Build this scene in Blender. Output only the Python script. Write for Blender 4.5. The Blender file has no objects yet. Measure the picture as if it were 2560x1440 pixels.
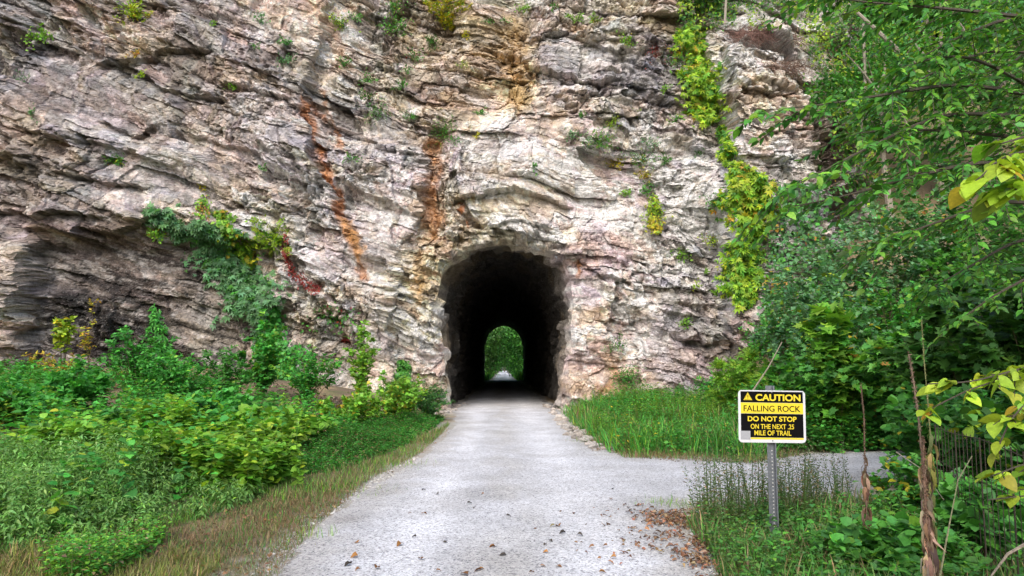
import bpy, math, random
import numpy as np
from mathutils import Vector

scene = bpy.context.scene
COL = scene.collection
# ------------------------------------------------------------------ camera, sky, sun, exposure
CAM = np.array([0.0, 0.0, 1.6])
FPX = 1849.0                                   # focal length in pixels of the 2560 px wide photograph
PITCH = math.atan(198.0 / FPX)
YAW = math.atan(22.0 / FPX)
cam_d = bpy.data.cameras.new('camera')
cam_d.sensor_width = 36.0
cam_d.lens = 36.0 * FPX / 2560.0
cam_d.clip_start = 0.05
cam_d.clip_end = 2000.0
cam = bpy.data.objects.new('camera', cam_d)
cam.location = CAM
cam.rotation_euler = (math.pi / 2 + PITCH, 0.0, -YAW)
COL.objects.link(cam)
scene.camera = cam

SUN_EL, SUN_AZ = 44.0, 194.0                   # degrees; azimuth clockwise from +Y (behind the camera, a little left)
world = bpy.data.worlds.new('World')
scene.world = world
world.use_nodes = True
wn = world.node_tree.nodes
sky = wn.new('ShaderNodeTexSky')
sky.sky_type = 'NISHITA'
sky.sun_disc = False
sky.sun_elevation = math.radians(SUN_EL)
sky.sun_rotation = math.radians(SUN_AZ)
sky.air_density = 1.0
sky.dust_density = 4.0
sky.ozone_density = 0.6
wn['Background'].inputs['Strength'].default_value = 0.15
world.node_tree.links.new(sky.outputs[0], wn['Background'].inputs['Color'])
sun_d = bpy.data.lights.new('sun', 'SUN')
sun_d.energy = 1.3
sun_d.angle = math.radians(40)
sun_d.color = (1.0, 0.97, 0.93)
sun = bpy.data.objects.new('sun', sun_d)
_e, _a = math.radians(SUN_EL), math.radians(SUN_AZ)
sun.rotation_euler = (-Vector((math.sin(_a) * math.cos(_e), math.cos(_a) * math.cos(_e), math.sin(_e)))).to_track_quat('-Z', 'Y').to_euler()
sun.location = (0, -20, 40)
COL.objects.link(sun)
vs = scene.view_settings
vs.view_transform = 'Standard'
vs.look = 'None'
vs.exposure = 0.75
vs.gamma = 1.0
vs.use_curve_mapping = False
cy = scene.cycles
cy.max_bounces = 6
cy.diffuse_bounces = 4
cy.glossy_bounces = 2
cy.transmission_bounces = 3
cy.caustics_reflective = False
cy.caustics_refractive = False

# ------------------------------------------------------------------ pixel <-> world
_b, _p = YAW, PITCH
FWD = np.array([math.sin(_b) * math.cos(_p), math.cos(_b) * math.cos(_p), math.sin(_p)])
RGT = np.array([math.cos(_b), -math.sin(_b), 0.0])
UPV = np.cross(RGT, FWD)


def ray(px, py):
    px = np.asarray(px, float); py = np.asarray(py, float)
    d = FWD + ((px - 1280) / FPX)[..., None] * RGT + ((720 - py) / FPX)[..., None] * UPV
    return d / d[..., 1:2]


def at(px, py, Y):
    """point seen at a pixel of the photograph, Y metres ahead"""
    return CAM + ray(px, py) * np.asarray(Y, float)[..., None]


def on_ground(px, py, z=0.0):
    d = ray(px, py)
    return CAM + d * ((z - CAM[2]) / d[..., 2])[..., None]


def proj(p):
    q = np.asarray(p, float) - CAM
    f = q @ FWD
    return 1280 + FPX * (q @ RGT) / f, 720 - FPX * (q @ UPV) / f


# ------------------------------------------------------------------ noise
def _h(ix, iy, seed):
    with np.errstate(over='ignore'):
        h = ix.astype(np.int64).astype(np.uint32) * np.uint32(374761393) + iy.astype(np.int64).astype(np.uint32) * np.uint32(668265263) + np.uint32((seed * 2654435761) & 0xffffffff)
        h = (h ^ (h >> np.uint32(15))) * np.uint32(2246822519)
        h = (h ^ (h >> np.uint32(13))) * np.uint32(3266489917)
        h = h ^ (h >> np.uint32(16))
    return h.astype(np.float64) / 4294967296.0


def vnoise(x, y, seed=0):
    x, y = np.broadcast_arrays(np.asarray(x, float), np.asarray(y, float))
    ix = np.floor(x); iy = np.floor(y)
    fx = x - ix; fy = y - iy
    fx = fx * fx * fx * (fx * (fx * 6 - 15) + 10); fy = fy * fy * fy * (fy * (fy * 6 - 15) + 10)
    a = _h(ix, iy, seed); b = _h(ix + 1, iy, seed); c = _h(ix, iy + 1, seed); d = _h(ix + 1, iy + 1, seed)
    return (a + (b - a) * fx) * (1 - fy) + (c + (d - c) * fx) * fy


def fbm(x, y, octs=4, seed=0, gain=0.5):
    s = 0.0; a = 1.0; t = 0.0
    for k in range(octs):
        s = s + a * (vnoise(x, y, seed + 17 * k) * 2 - 1); t += a
        x, y = (x * 0.8 - y * 0.6) * 2.03 + 3.7, (x * 0.6 + y * 0.8) * 2.03 - 1.3
        a *= gain
    return s / t


def sstep(a, b, x):
    t = np.clip((np.asarray(x, float) - a) / (b - a), 0, 1)
    return t * t * (3 - 2 * t)


def chisel(x, y, seed, slope=0.9):
    """continuous convex facets, like broken rock"""
    ix = np.floor(x); iy = np.floor(y)
    best = np.full(x.shape, -9.0)
    for dx in (-1, 0, 1):
        for dy in (-1, 0, 1):
            cx = ix + dx; cy_ = iy + dy
            h = _h(cx, cy_, seed)
            px = cx + 0.15 + 0.7 * _h(cx, cy_, seed + 1); py = cy_ + 0.15 + 0.7 * _h(cx, cy_, seed + 2)
            gx = (_h(cx, cy_, seed + 3) - .5) * 2 * slope; gy = (_h(cx, cy_, seed + 4) - .5) * 2 * slope
            ddx = x - px; ddy = y - py
            v = h * 0.6 + gx * ddx + gy * ddy - 0.9 * (ddx * ddx + ddy * ddy)
            best = np.maximum(best, v)
    return best


def blocks(s, t, bed, length, seed):
    """beds of irregular thickness broken by joints: offset, local coords, distance to the nearest edge, id"""
    q = s / bed
    i = np.floor(q)
    j = _h(i, i * 0 + 7, seed) * 0.75
    i = np.where(q < i + j, i - 1, i)
    lo = i + _h(i, i * 0 + 7, seed) * 0.75
    hi = i + 1 + _h(i + 1, i * 0 + 7, seed) * 0.75
    fs = (q - lo) / (hi - lo)
    sl = (_h(i, i * 0 + 3, seed) - .5) * 1.2
    r = (t + sl * (q - lo) * bed) / (length * (0.55 + 0.9 * _h(i, i * 0 + 5, seed))) + _h(i, i * 0 + 9, seed) * 57
    k = np.floor(r)
    jj = _h(k, i, seed + 1) * 0.75
    k = np.where(r < k + jj, k - 1, k)
    lk = k + _h(k, i, seed + 1) * 0.75
    hk = k + 1 + _h(k + 1, i, seed + 1) * 0.75
    ft = (r - lk) / (hk - lk)
    off = _h(k, i, seed + 2)
    gs = _h(k, i, seed + 3) - .5; gt = _h(k, i, seed + 4) - .5
    es = np.minimum(q - lo, hi - q) * bed
    et = np.minimum(r - lk, hk - r) * length
    return off, fs - .5, ft - .5, gs, gt, es, et, (k, i)


def seg_dist(x, y, pts):
    pts = np.asarray(pts, float)
    best = np.full(np.shape(x), 1e9); par = np.zeros(np.shape(x))
    n = len(pts) - 1
    for k in range(n):
        ax, ay = pts[k]; bx, by = pts[k + 1]
        L2 = (bx - ax) ** 2 + (by - ay) ** 2 + 1e-12
        t = np.clip(((x - ax) * (bx - ax) + (y - ay) * (by - ay)) / L2, 0, 1)
        d = np.hypot(x - ax - t * (bx - ax), y - ay - t * (by - ay))
        m = d < best
        best = np.where(m, d, best); par = np.where(m, (k + t) / n, par)
    return best, par


def inside(x, y, poly):
    c = np.zeros(np.shape(x), bool)
    n = len(poly)
    for k in range(n):
        x0, y0 = poly[k]; x1, y1 = poly[(k + 1) % n]
        if y0 == y1:
            continue
        c ^= ((y0 > y) != (y1 > y)) & (x < (x1 - x0) * (y - y0) / (y1 - y0) + x0)
    return c


def poly_sdf(x, y, poly):
    d, _ = seg_dist(x, y, list(poly) + [poly[0]])
    return np.where(inside(x, y, poly), -d, d)


def lin(c):
    c = np.asarray(c, float) / 255.0
    return np.where(c <= 0.04045, c / 12.92, ((c + 0.055) / 1.055) ** 2.4)


# ------------------------------------------------------------------ mesh helpers
def link(o, parent=None):
    COL.objects.link(o)
    if parent is not None:
        o.parent = parent
    return o


def mesh_np(name, V, F, mat, parent=None, col=None, smooth=False):
    """V (n,3) floats, F (m,3) or (m,4) ints"""
    V = np.asarray(V, np.float32); F = np.asarray(F, np.int32)
    me = bpy.data.meshes.new(name)
    k = F.shape[1]
    me.vertices.add(len(V)); me.vertices.foreach_set('co', V.ravel())
    me.loops.add(F.size); me.loops.foreach_set('vertex_index', F.ravel())
    me.polygons.add(len(F))
    me.polygons.foreach_set('loop_start', np.arange(0, F.size, k, dtype=np.int32))
    me.polygons.foreach_set('use_smooth', np.full(len(F), smooth, bool))
    if col is not None:
        a = me.color_attributes.new('col', 'FLOAT_COLOR', 'POINT')
        c4 = np.ones((len(V), 4), np.float32); c4[:, :3] = col
        a.data.foreach_set('color', c4.ravel())
    me.update(calc_edges=True)
    me.materials.append(mat)
    return link(bpy.data.objects.new(name, me), parent)


class Mesh:
    """collects tubes, boxes and prisms as triangles and links them as one object"""
    def __init__(self):
        self.V = []; self.F = []; self.C = []; self.n = 0

    def add(self, V, F, col=(0.1, 0.1, 0.1)):
        V = np.asarray(V, float).reshape(-1, 3); F = np.asarray(F, int).reshape(-1, 3)
        self.V.append(V); self.F.append(F + self.n); self.n += len(V)
        self.C.append(np.broadcast_to(np.asarray(col, float), (len(V), 3)))

    def tube(self, pts, r, sides=5, col=(0.1, 0.1, 0.1), cap=True):
        pts = np.asarray(pts, float); n = len(pts)
        r = np.broadcast_to(np.asarray(r, float), (n,))
        tan = np.gradient(pts, axis=0)
        tan /= np.linalg.norm(tan, axis=1, keepdims=True) + 1e-9
        ref = np.where(np.abs(tan[:, 2:3]) > 0.9, np.array([[1.0, 0, 0]]), np.array([[0, 0, 1.0]]))
        u = np.cross(tan, ref); u /= np.linalg.norm(u, axis=1, keepdims=True) + 1e-9
        w = np.cross(tan, u)
        a = np.arange(sides) * 2 * math.pi / sides
        V = pts[:, None] + r[:, None, None] * (np.cos(a)[None, :, None] * u[:, None] + np.sin(a)[None, :, None] * w[:, None])
        V = V.reshape(-1, 3)
        i = np.arange(n - 1)[:, None] * sides; j = np.arange(sides)[None]; k = (j + 1) % sides
        A = (i + j).ravel(); B = (i + k).ravel(); Cc = (i + sides + k).ravel(); D = (i + sides + j).ravel()
        F = np.concatenate([np.stack([A, B, Cc], 1), np.stack([A, Cc, D], 1)])
        if cap:
            e = (n - 1) * sides
            F = np.concatenate([F, [[e, e + q, e + q + 1] for q in range(1, sides - 1)], [[0, q + 1, q] for q in range(1, sides - 1)]])
        self.add(V, F, col)

    def box(self, lo, hi, col=(0.1, 0.1, 0.1)):
        x0, y0, z0 = lo; x1, y1, z1 = hi
        V = [(x0, y0, z0), (x1, y0, z0), (x1, y1, z0), (x0, y1, z0), (x0, y0, z1), (x1, y0, z1), (x1, y1, z1), (x0, y1, z1)]
        Q = [(0, 3, 2, 1), (4, 5, 6, 7), (0, 1, 5, 4), (1, 2, 6, 5), (2, 3, 7, 6), (3, 0, 4, 7)]
        self.add(V, [t for a, b, c, d in Q for t in ((a, b, c), (a, c, d))], col)

    def prism(self, pts, y0, y1, col=(0.1, 0.1, 0.1)):
        """outline in x,z (counter-clockwise seen from -y, star shaped) extruded from y0 (front) to y1"""
        n = len(pts); c = np.mean(np.asarray(pts, float), axis=0)
        V = [(x, y0, z) for x, z in pts] + [(x, y1, z) for x, z in pts] + [(c[0], y0, c[1]), (c[0], y1, c[1])]
        F = []
        for k in range(n):
            m = (k + 1) % n
            F += [(2 * n, k, m), (2 * n + 1, n + m, n + k), (k, n + k, n + m), (k, n + m, m)]
        self.add(V, F, col)

    def build(self, name, mat, parent=None, smooth=False):
        return mesh_np(name, np.concatenate(self.V), np.concatenate(self.F), mat, parent, np.concatenate(self.C), smooth)


def tag(o, label=None, cat=None, group=None, kind=None):
    if label: o['label'] = label
    if cat: o['category'] = cat
    if group: o['group'] = group
    if kind: o['kind'] = kind
    return o


def empty(name, loc):
    o = bpy.data.objects.new(name, None)
    o.location = tuple(float(v) for v in loc)
    o.empty_display_size = 0.1
    return link(o)


def under(o, root):
    """parent o to root and keep its world-space vertices where they are"""
    o.parent = root
    o.matrix_parent_inverse = root.matrix_basis.inverted()
    return o


# ------------------------------------------------------------------ materials
def new_mat(name):
    m = bpy.data.materials.new(name)
    m.use_nodes = True
    nt = m.node_tree
    return m, nt, nt.nodes['Principled BSDF'], nt.nodes['Material Output']


def N(nt, typ, **kw):
    n = nt.nodes.new(typ)
    for k, v in kw.items():
        setattr(n, k, v)
    return n


def noise_node(nt, vec, scale, detail=4.0, rough=0.6):
    n = N(nt, 'ShaderNodeTexNoise')
    n.inputs['Scale'].default_value = scale
    n.inputs['Detail'].default_value = detail
    n.inputs['Roughness'].default_value = rough
    nt.links.new(vec, n.inputs['Vector'])
    return n


def ramp(nt, fac, stops):
    r = N(nt, 'ShaderNodeValToRGB')
    el = r.color_ramp.elements
    while len(el) < len(stops):
        el.new(0.5)
    for e, (p, c) in zip(el, stops):
        e.position = p
        e.color = (*c, 1) if len(c) == 3 else c
    nt.links.new(fac, r.inputs[0])
    return r


def mul(nt, a, b, fac=1.0, mode='MULTIPLY'):
    m = N(nt, 'ShaderNodeMix', data_type='RGBA', blend_type=mode)
    m.inputs[0].default_value = fac
    nt.links.new(a, m.inputs[6]); nt.links.new(b, m.inputs[7])
    return m.outputs[2]


def leaf_mat(name, trans=0.3, rough=0.5, spec=0.35):
    m, nt, bs, out = new_mat(name)
    at_ = N(nt, 'ShaderNodeAttribute', attribute_name='col')
    bs.inputs['Roughness'].default_value = rough
    bs.inputs['Specular IOR Level'].default_value = spec
    geo = N(nt, 'ShaderNodeNewGeometry')
    nz = noise_node(nt, geo.outputs['Position'], 60.0, 2.0)
    rp = ramp(nt, nz.outputs[0], [(0.3, (0.8, 0.8, 0.8)), (0.7, (1.15, 1.15, 1.1))])
    c = mul(nt, at_.outputs['Color'], rp.outputs[0])
    nt.links.new(c, bs.inputs['Base Color'])
    if trans > 0:
        tr = N(nt, 'ShaderNodeBsdfTranslucent')
        tint = N(nt, 'ShaderNodeRGB'); tint.outputs[0].default_value = (1.5, 1.5, 0.8, 1)
        nt.links.new(mul(nt, c, tint.outputs[0]), tr.inputs['Color'])
        mx = N(nt, 'ShaderNodeMixShader'); mx.inputs[0].default_value = trans
        nt.links.new(bs.outputs[0], mx.inputs[1]); nt.links.new(tr.outputs[0], mx.inputs[2])
        nt.links.new(mx.outputs[0], out.inputs['Surface'])
    return m


def rock_mat():
    m, nt, bs, out = new_mat('layered_limestone')
    at_ = N(nt, 'ShaderNodeAttribute', attribute_name='col')
    geo = N(nt, 'ShaderNodeNewGeometry')
    mp = N(nt, 'ShaderNodeMapping')
    mp.inputs['Rotation'].default_value = (0, math.radians(12), 0)
    mp.inputs['Scale'].default_value = (0.75, 0.8, 1.3)
    nt.links.new(geo.outputs['Position'], mp.inputs['Vector'])
    n1 = noise_node(nt, mp.outputs[0], 3.0, 10.0, 0.72)
    n2 = noise_node(nt, mp.outputs[0], 14.0, 8.0, 0.75)
    r1 = ramp(nt, n1.outputs[0], [(0.28, (0.62, 0.61, 0.60)), (0.5, (1.05, 1.05, 1.05)), (0.72, (1.4, 1.4, 1.4))])
    r2 = ramp(nt, n2.outputs[0], [(0.3, (0.5, 0.49, 0.48)), (0.43, (1.0, 1.0, 1.0)), (0.7, (1.35, 1.35, 1.35))])
    c = mul(nt, mul(nt, at_.outputs['Color'], r1.outputs[0]), r2.outputs[0])
    # thin dark hairline crack lines, pale flecks
    wn_ = noise_node(nt, mp.outputs[0], 2.2, 6.0, 0.65)
    wsc = N(nt, 'ShaderNodeVectorMath', operation='SCALE'); wsc.inputs['Scale'].default_value = 0.9
    wad = N(nt, 'ShaderNodeVectorMath', operation='ADD')
    nt.links.new(wn_.outputs['Color'], wsc.inputs[0]); nt.links.new(wsc.outputs[0], wad.inputs[0]); nt.links.new(mp.outputs[0], wad.inputs[1])
    for vsc, w_, dark, bright in ((2.1, 0.035, (0.42, 0.38, 0.34), (1, 1, 1)), (5.5, 0.06, (0.5, 0.46, 0.42), (1.03, 1.03, 1.03))):
        vv = N(nt, 'ShaderNodeTexVoronoi', feature='DISTANCE_TO_EDGE'); vv.inputs['Scale'].default_value = vsc
        nt.links.new(wad.outputs[0], vv.inputs['Vector'])
        rr_ = ramp(nt, vv.outputs['Distance'], [(0.0, dark), (w_, bright)])
        c = mul(nt, c, rr_.outputs[0], 0.75)
    n3 = noise_node(nt, geo.outputs['Position'], 26.0, 4.0, 0.7)
    r3 = ramp(nt, n3.outputs[0], [(0.58, (0, 0, 0)), (0.68, (1, 1, 1))])
    fl = N(nt, 'ShaderNodeMix', data_type='RGBA')
    fl.inputs[7].default_value = (0.62, 0.61, 0.60, 1)
    sc3 = N(nt, 'ShaderNodeMath', operation='MULTIPLY'); sc3.inputs[1].default_value = 0.45
    nt.links.new(r3.outputs[0], sc3.inputs[0]); nt.links.new(sc3.outputs[0], fl.inputs[0]); nt.links.new(c, fl.inputs[6])
    c = fl.outputs[2]
    nt.links.new(c, bs.inputs['Base Color'])
    bs.inputs['Roughness'].default_value = 0.9
    bs.inputs['Specular IOR Level'].default_value = 0.2
    vo = N(nt, 'ShaderNodeTexVoronoi', feature='DISTANCE_TO_EDGE')
    vo.inputs['Scale'].default_value = 5.0
    wv = N(nt, 'ShaderNodeVectorMath', operation='ADD')
    nv = noise_node(nt, mp.outputs[0], 4.0, 5.0)
    sc = N(nt, 'ShaderNodeVectorMath', operation='SCALE'); sc.inputs['Scale'].default_value = 0.5
    nt.links.new(nv.outputs['Color'], sc.inputs[0])
    nt.links.new(mp.outputs[0], wv.inputs[0]); nt.links.new(sc.outputs[0], wv.inputs[1])
    nt.links.new(wv.outputs[0], vo.inputs['Vector'])
    rv = ramp(nt, vo.outputs['Distance'], [(0.0, (0, 0, 0)), (0.06, (1, 1, 1))])
    b1 = N(nt, 'ShaderNodeBump'); b1.inputs['Strength'].default_value = 0.6; b1.inputs['Distance'].default_value = 0.03
    nt.links.new(rv.outputs[0], b1.inputs['Height'])
    b2 = N(nt, 'ShaderNodeBump'); b2.inputs['Strength'].default_value = 0.9; b2.inputs['Distance'].default_value = 0.08
    nt.links.new(n2.outputs[0], b2.inputs['Height']); nt.links.new(b1.outputs[0], b2.inputs['Normal'])
    nt.links.new(b2.outputs[0], bs.inputs['Normal'])
    return m


def ground_mat(name, bumpd=0.03, sc=30.0):
    m, nt, bs, out = new_mat(name)
    at_ = N(nt, 'ShaderNodeAttribute', attribute_name='col')
    geo = N(nt, 'ShaderNodeNewGeometry')
    n1 = noise_node(nt, geo.outputs['Position'], sc, 6.0, 0.75)
    r1 = ramp(nt, n1.outputs[0], [(0.3, (0.45, 0.42, 0.4)), (0.5, (1, 1, 1)), (0.72, (1.5, 1.45, 1.35))])
    nt.links.new(mul(nt, at_.outputs['Color'], r1.outputs[0]), bs.inputs['Base Color'])
    bs.inputs['Roughness'].default_value = 0.95
    b2 = N(nt, 'ShaderNodeBump'); b2.inputs['Strength'].default_value = 0.8; b2.inputs['Distance'].default_value = bumpd
    nt.links.new(n1.outputs[0], b2.inputs['Height'])
    nt.links.new(b2.outputs[0], bs.inputs['Normal'])
    return m


def gravel_mat():
    m, nt, bs, out = new_mat('crushed_limestone')
    at_ = N(nt, 'ShaderNodeAttribute', attribute_name='col')
    geo = N(nt, 'ShaderNodeNewGeometry')
    v = N(nt, 'ShaderNodeTexVoronoi'); v.inputs['Scale'].default_value = 80.0
    nt.links.new(geo.outputs['Position'], v.inputs['Vector'])
    hsv = N(nt, 'ShaderNodeSeparateColor')
    nt.links.new(v.outputs['Color'], hsv.inputs[0])
    r0 = ramp(nt, hsv.outputs[0], [(0.0, (0.22, 0.22, 0.24)), (0.10, (0.5, 0.5, 0.52)), (0.2, (0.88, 0.88, 0.88)), (0.8, (1.05, 1.05, 1.05)), (1.0, (1.3, 1.28, 1.25))])
    n1 = noise_node(nt, geo.outputs['Position'], 22.0, 6.0, 0.8)
    r1 = ramp(nt, n1.outputs[0], [(0.36, (0.45, 0.45, 0.47)), (0.46, (1, 1, 1)), (0.7, (1.15, 1.15, 1.15))])
    n2 = noise_node(nt, geo.outputs['Position'], 0.9, 5.0, 0.6)
    r2 = ramp(nt, n2.outputs[0], [(0.3, (0.78, 0.77, 0.76)), (0.6, (1.04, 1.04, 1.04))])
    c = mul(nt, mul(nt, mul(nt, at_.outputs['Color'], r0.outputs[0]), r1.outputs[0]), r2.outputs[0])
    nt.links.new(c, bs.inputs['Base Color'])
    bs.inputs['Roughness'].default_value = 0.95
    bs.inputs['Specular IOR Level'].default_value = 0.2
    b1 = N(nt, 'ShaderNodeBump'); b1.inputs['Strength'].default_value = 0.7; b1.inputs['Distance'].default_value = 0.012
    nt.links.new(v.outputs['Distance'], b1.inputs['Height'])
    b2 = N(nt, 'ShaderNodeBump'); b2.inputs['Strength'].default_value = 0.6; b2.inputs['Distance'].default_value = 0.03
    nt.links.new(n1.outputs[0], b2.inputs['Height']); nt.links.new(b1.outputs[0], b2.inputs['Normal'])
    nt.links.new(b2.outputs[0], bs.inputs['Normal'])
    return m


def flat_mat(name, c, rough=0.5, metal=0.0, var=0.15, sc=25.0):
    m, nt, bs, out = new_mat(name)
    geo = N(nt, 'ShaderNodeNewGeometry')
    n1 = noise_node(nt, geo.outputs['Position'], sc, 5.0, 0.7)
    r = ramp(nt, n1.outputs[0], [(0.3, tuple(v * (1 - var) for v in c)), (0.7, tuple(min(1, v * (1 + var)) for v in c))])
    nt.links.new(r.outputs[0], bs.inputs['Base Color'])
    bs.inputs['Roughness'].default_value = rough
    bs.inputs['Metallic'].default_value = metal
    return m


def metal_mat(name):
    m, nt, bs, out = new_mat(name)
    at_ = N(nt, 'ShaderNodeAttribute', attribute_name='col')
    geo = N(nt, 'ShaderNodeNewGeometry')
    n1 = noise_node(nt, geo.outputs['Position'], 60.0, 5.0, 0.7)
    r = ramp(nt, n1.outputs[0], [(0.3, (0.65, 0.65, 0.65)), (0.7, (1.35, 1.35, 1.35))])
    nt.links.new(mul(nt, at_.outputs['Color'], r.outputs[0]), bs.inputs['Base Color'])
    bs.inputs['Roughness'].default_value = 0.5
    bs.inputs['Metallic'].default_value = 0.45
    return m


M_LEAF = leaf_mat('leaf_green')
M_GRASS = leaf_mat('grass_blade', 0.25, 0.6, 0.25)
M_DRY = leaf_mat('dry_leaf', 0.1, 0.8, 0.15)
M_BARK = ground_mat('bark', 0.01, 40.0)
M_ROCK = rock_mat()
M_SOIL = ground_mat('soil_and_litter')
M_GRAVEL = gravel_mat()
# ================================================================== the cliff
Y_EXIT = 92.0
MOUTH_PX = [(1122, 1015), (1112, 940), (1100, 850), (1090, 770), (1091, 710), (1108, 664), (1148, 628), (1200, 606), (1262, 598), (1330, 606),
            (1382, 630), (1415, 664), (1432, 706), (1438, 765), (1428, 850), (1412, 930), (1398, 1012)]
EXIT_PX = [(1212, 960), (1212, 930), (1212, 895), (1213, 865), (1217, 848), (1224, 835), (1235, 824), (1247, 817), (1260, 815), (1273, 817),
           (1285, 824), (1296, 835), (1303, 848), (1307, 865), (1308, 895), (1308, 930), (1308, 960)]


def resample(pts, n):
    pts = np.asarray(pts, float)
    d = np.concatenate([[0], np.cumsum(np.hypot(*np.diff(pts, axis=0).T))])
    t = np.linspace(0, d[-1], n)
    return np.stack([np.interp(t, d, pts[:, 0]), np.interp(t, d, pts[:, 1])], 1)


NSEC = 121
_m = np.array([at(x, y, 28.0)[[0, 2]] for x, y in MOUTH_PX]); _m[0, 1] = _m[-1, 1] = -0.6
_x = np.array([at(x, y, Y_EXIT)[[0, 2]] for x, y in EXIT_PX]); _x[0, 1] = _x[-1, 1] = -0.6
MOUTH = resample(_m, NSEC); EXIT = resample(_x, NSEC)
_sa = np.linspace(0, 1, NSEC)
_nx = np.gradient(MOUTH[:, 1]); _nz = -np.gradient(MOUTH[:, 0]); _nl = np.hypot(_nx, _nz)
MNORM = np.stack([-_nx / _nl, -_nz / _nl], 1)            # outward normal of the section
_rg = 0.16 * fbm(_sa * 22, _sa * 0 + 3, 4, 5, 0.65) + 0.10 * (chisel(_sa * 17, _sa * 0 + 2.3, 8) - 0.3)
_rg = _rg * np.minimum(1, MOUTH[:, 1] * 0.5 + 0.6).clip(0, 1)
MOUTH = MOUTH + MNORM * _rg[:, None]

PLAN_X = [-40, -26, -18, -10, -4, 0, 4, 9, 12, 16, 26, 40]
PLAN_Y = [18.5, 21.5, 23.6, 26.0, 27.8, 28.2, 28.1, 28.4, 28.9, 31.0, 34.0, 38]
CLIFF_PTS = [  # px, py, seen colour in the photograph
    (50, 50, 140, 130, 125), (50, 130, 105, 100, 100), (200, 100, 175, 160, 150), (350, 60, 150, 138, 128), (450, 150, 110, 100, 92),
    (250, 250, 145, 135, 128), (100, 330, 140, 125, 115), (450, 280, 150, 138, 125), (300, 400, 155, 145, 138), (100, 480, 118, 108, 100),
    (600, 400, 170, 160, 155), (700, 150, 150, 140, 132), (650, 300, 160, 152, 148), (700, 500, 188, 178, 168), (450, 480, 155, 145, 140),
    (250, 650, 104, 91, 84), (150, 800, 74, 65, 62), (300, 850, 82, 73, 70), (550, 800, 150, 140, 130), (400, 720, 122, 108, 102),
    (200, 930, 120, 110, 104), (560, 900, 140, 130, 120), (30, 680, 150, 135, 122), (30, 780, 165, 150, 135), (800, 60, 195, 172, 150),
    (850, 120, 205, 188, 176), (950, 130, 150, 140, 125), (1000, 330, 170, 160, 150), (950, 360, 165, 155, 152), (930, 480, 192, 180, 174),
    (900, 620, 188, 175, 172), (800, 660, 190, 180, 178), (930, 800, 170, 158, 152), (760, 850, 150, 138, 125), (1030, 800, 205, 188, 160),
    (1060, 700, 208, 188, 150), (1060, 920, 205, 180, 160), (1230, 180, 170, 144, 105), (1300, 230, 205, 174, 120), (1150, 240, 150, 135, 115),
    (1150, 60, 150, 135, 110), (1400, 150, 145, 145, 146), (1500, 130, 165, 165, 162), (1620, 200, 122, 122, 128), (1650, 150, 130, 130, 135),
    (1400, 230, 182, 172, 166), (1450, 30, 190, 180, 165), (1560, 60, 200, 190, 170), (1300, 280, 200, 182, 162), (1250, 350, 195, 180, 175),
    (1250, 430, 192, 184, 182), (1280, 520, 195, 180, 160), (1180, 560, 195, 178, 148), (1350, 560, 198, 182, 165), (1480, 420, 190, 175, 170),
    (1550, 540, 206, 196, 196), (1500, 620, 186, 160, 158), (1480, 720, 190, 172, 168), (1500, 800, 202, 180, 170), (1460, 950, 190, 168, 160),
    (1560, 950, 195, 165, 140), (1620, 800, 196, 190, 190), (1680, 900, 186, 178, 178), (1750, 560, 206, 201, 200), (1700, 450, 206, 199, 197),
    (1650, 330, 180, 172, 165), (1800, 830, 150, 138, 128), (1740, 720, 176, 169, 163), (1880, 150, 208, 198, 186), (1900, 230, 204, 182, 155),
    (1920, 330, 202, 182, 165), (1950, 430, 182, 177, 174), (1640, 60, 150, 135, 115), (2100, 400, 120, 105, 95), (2250, 200, 110, 100, 85),
    (1900, 600, 170, 165, 160), (2100, 900, 110, 100, 90)]
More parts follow.
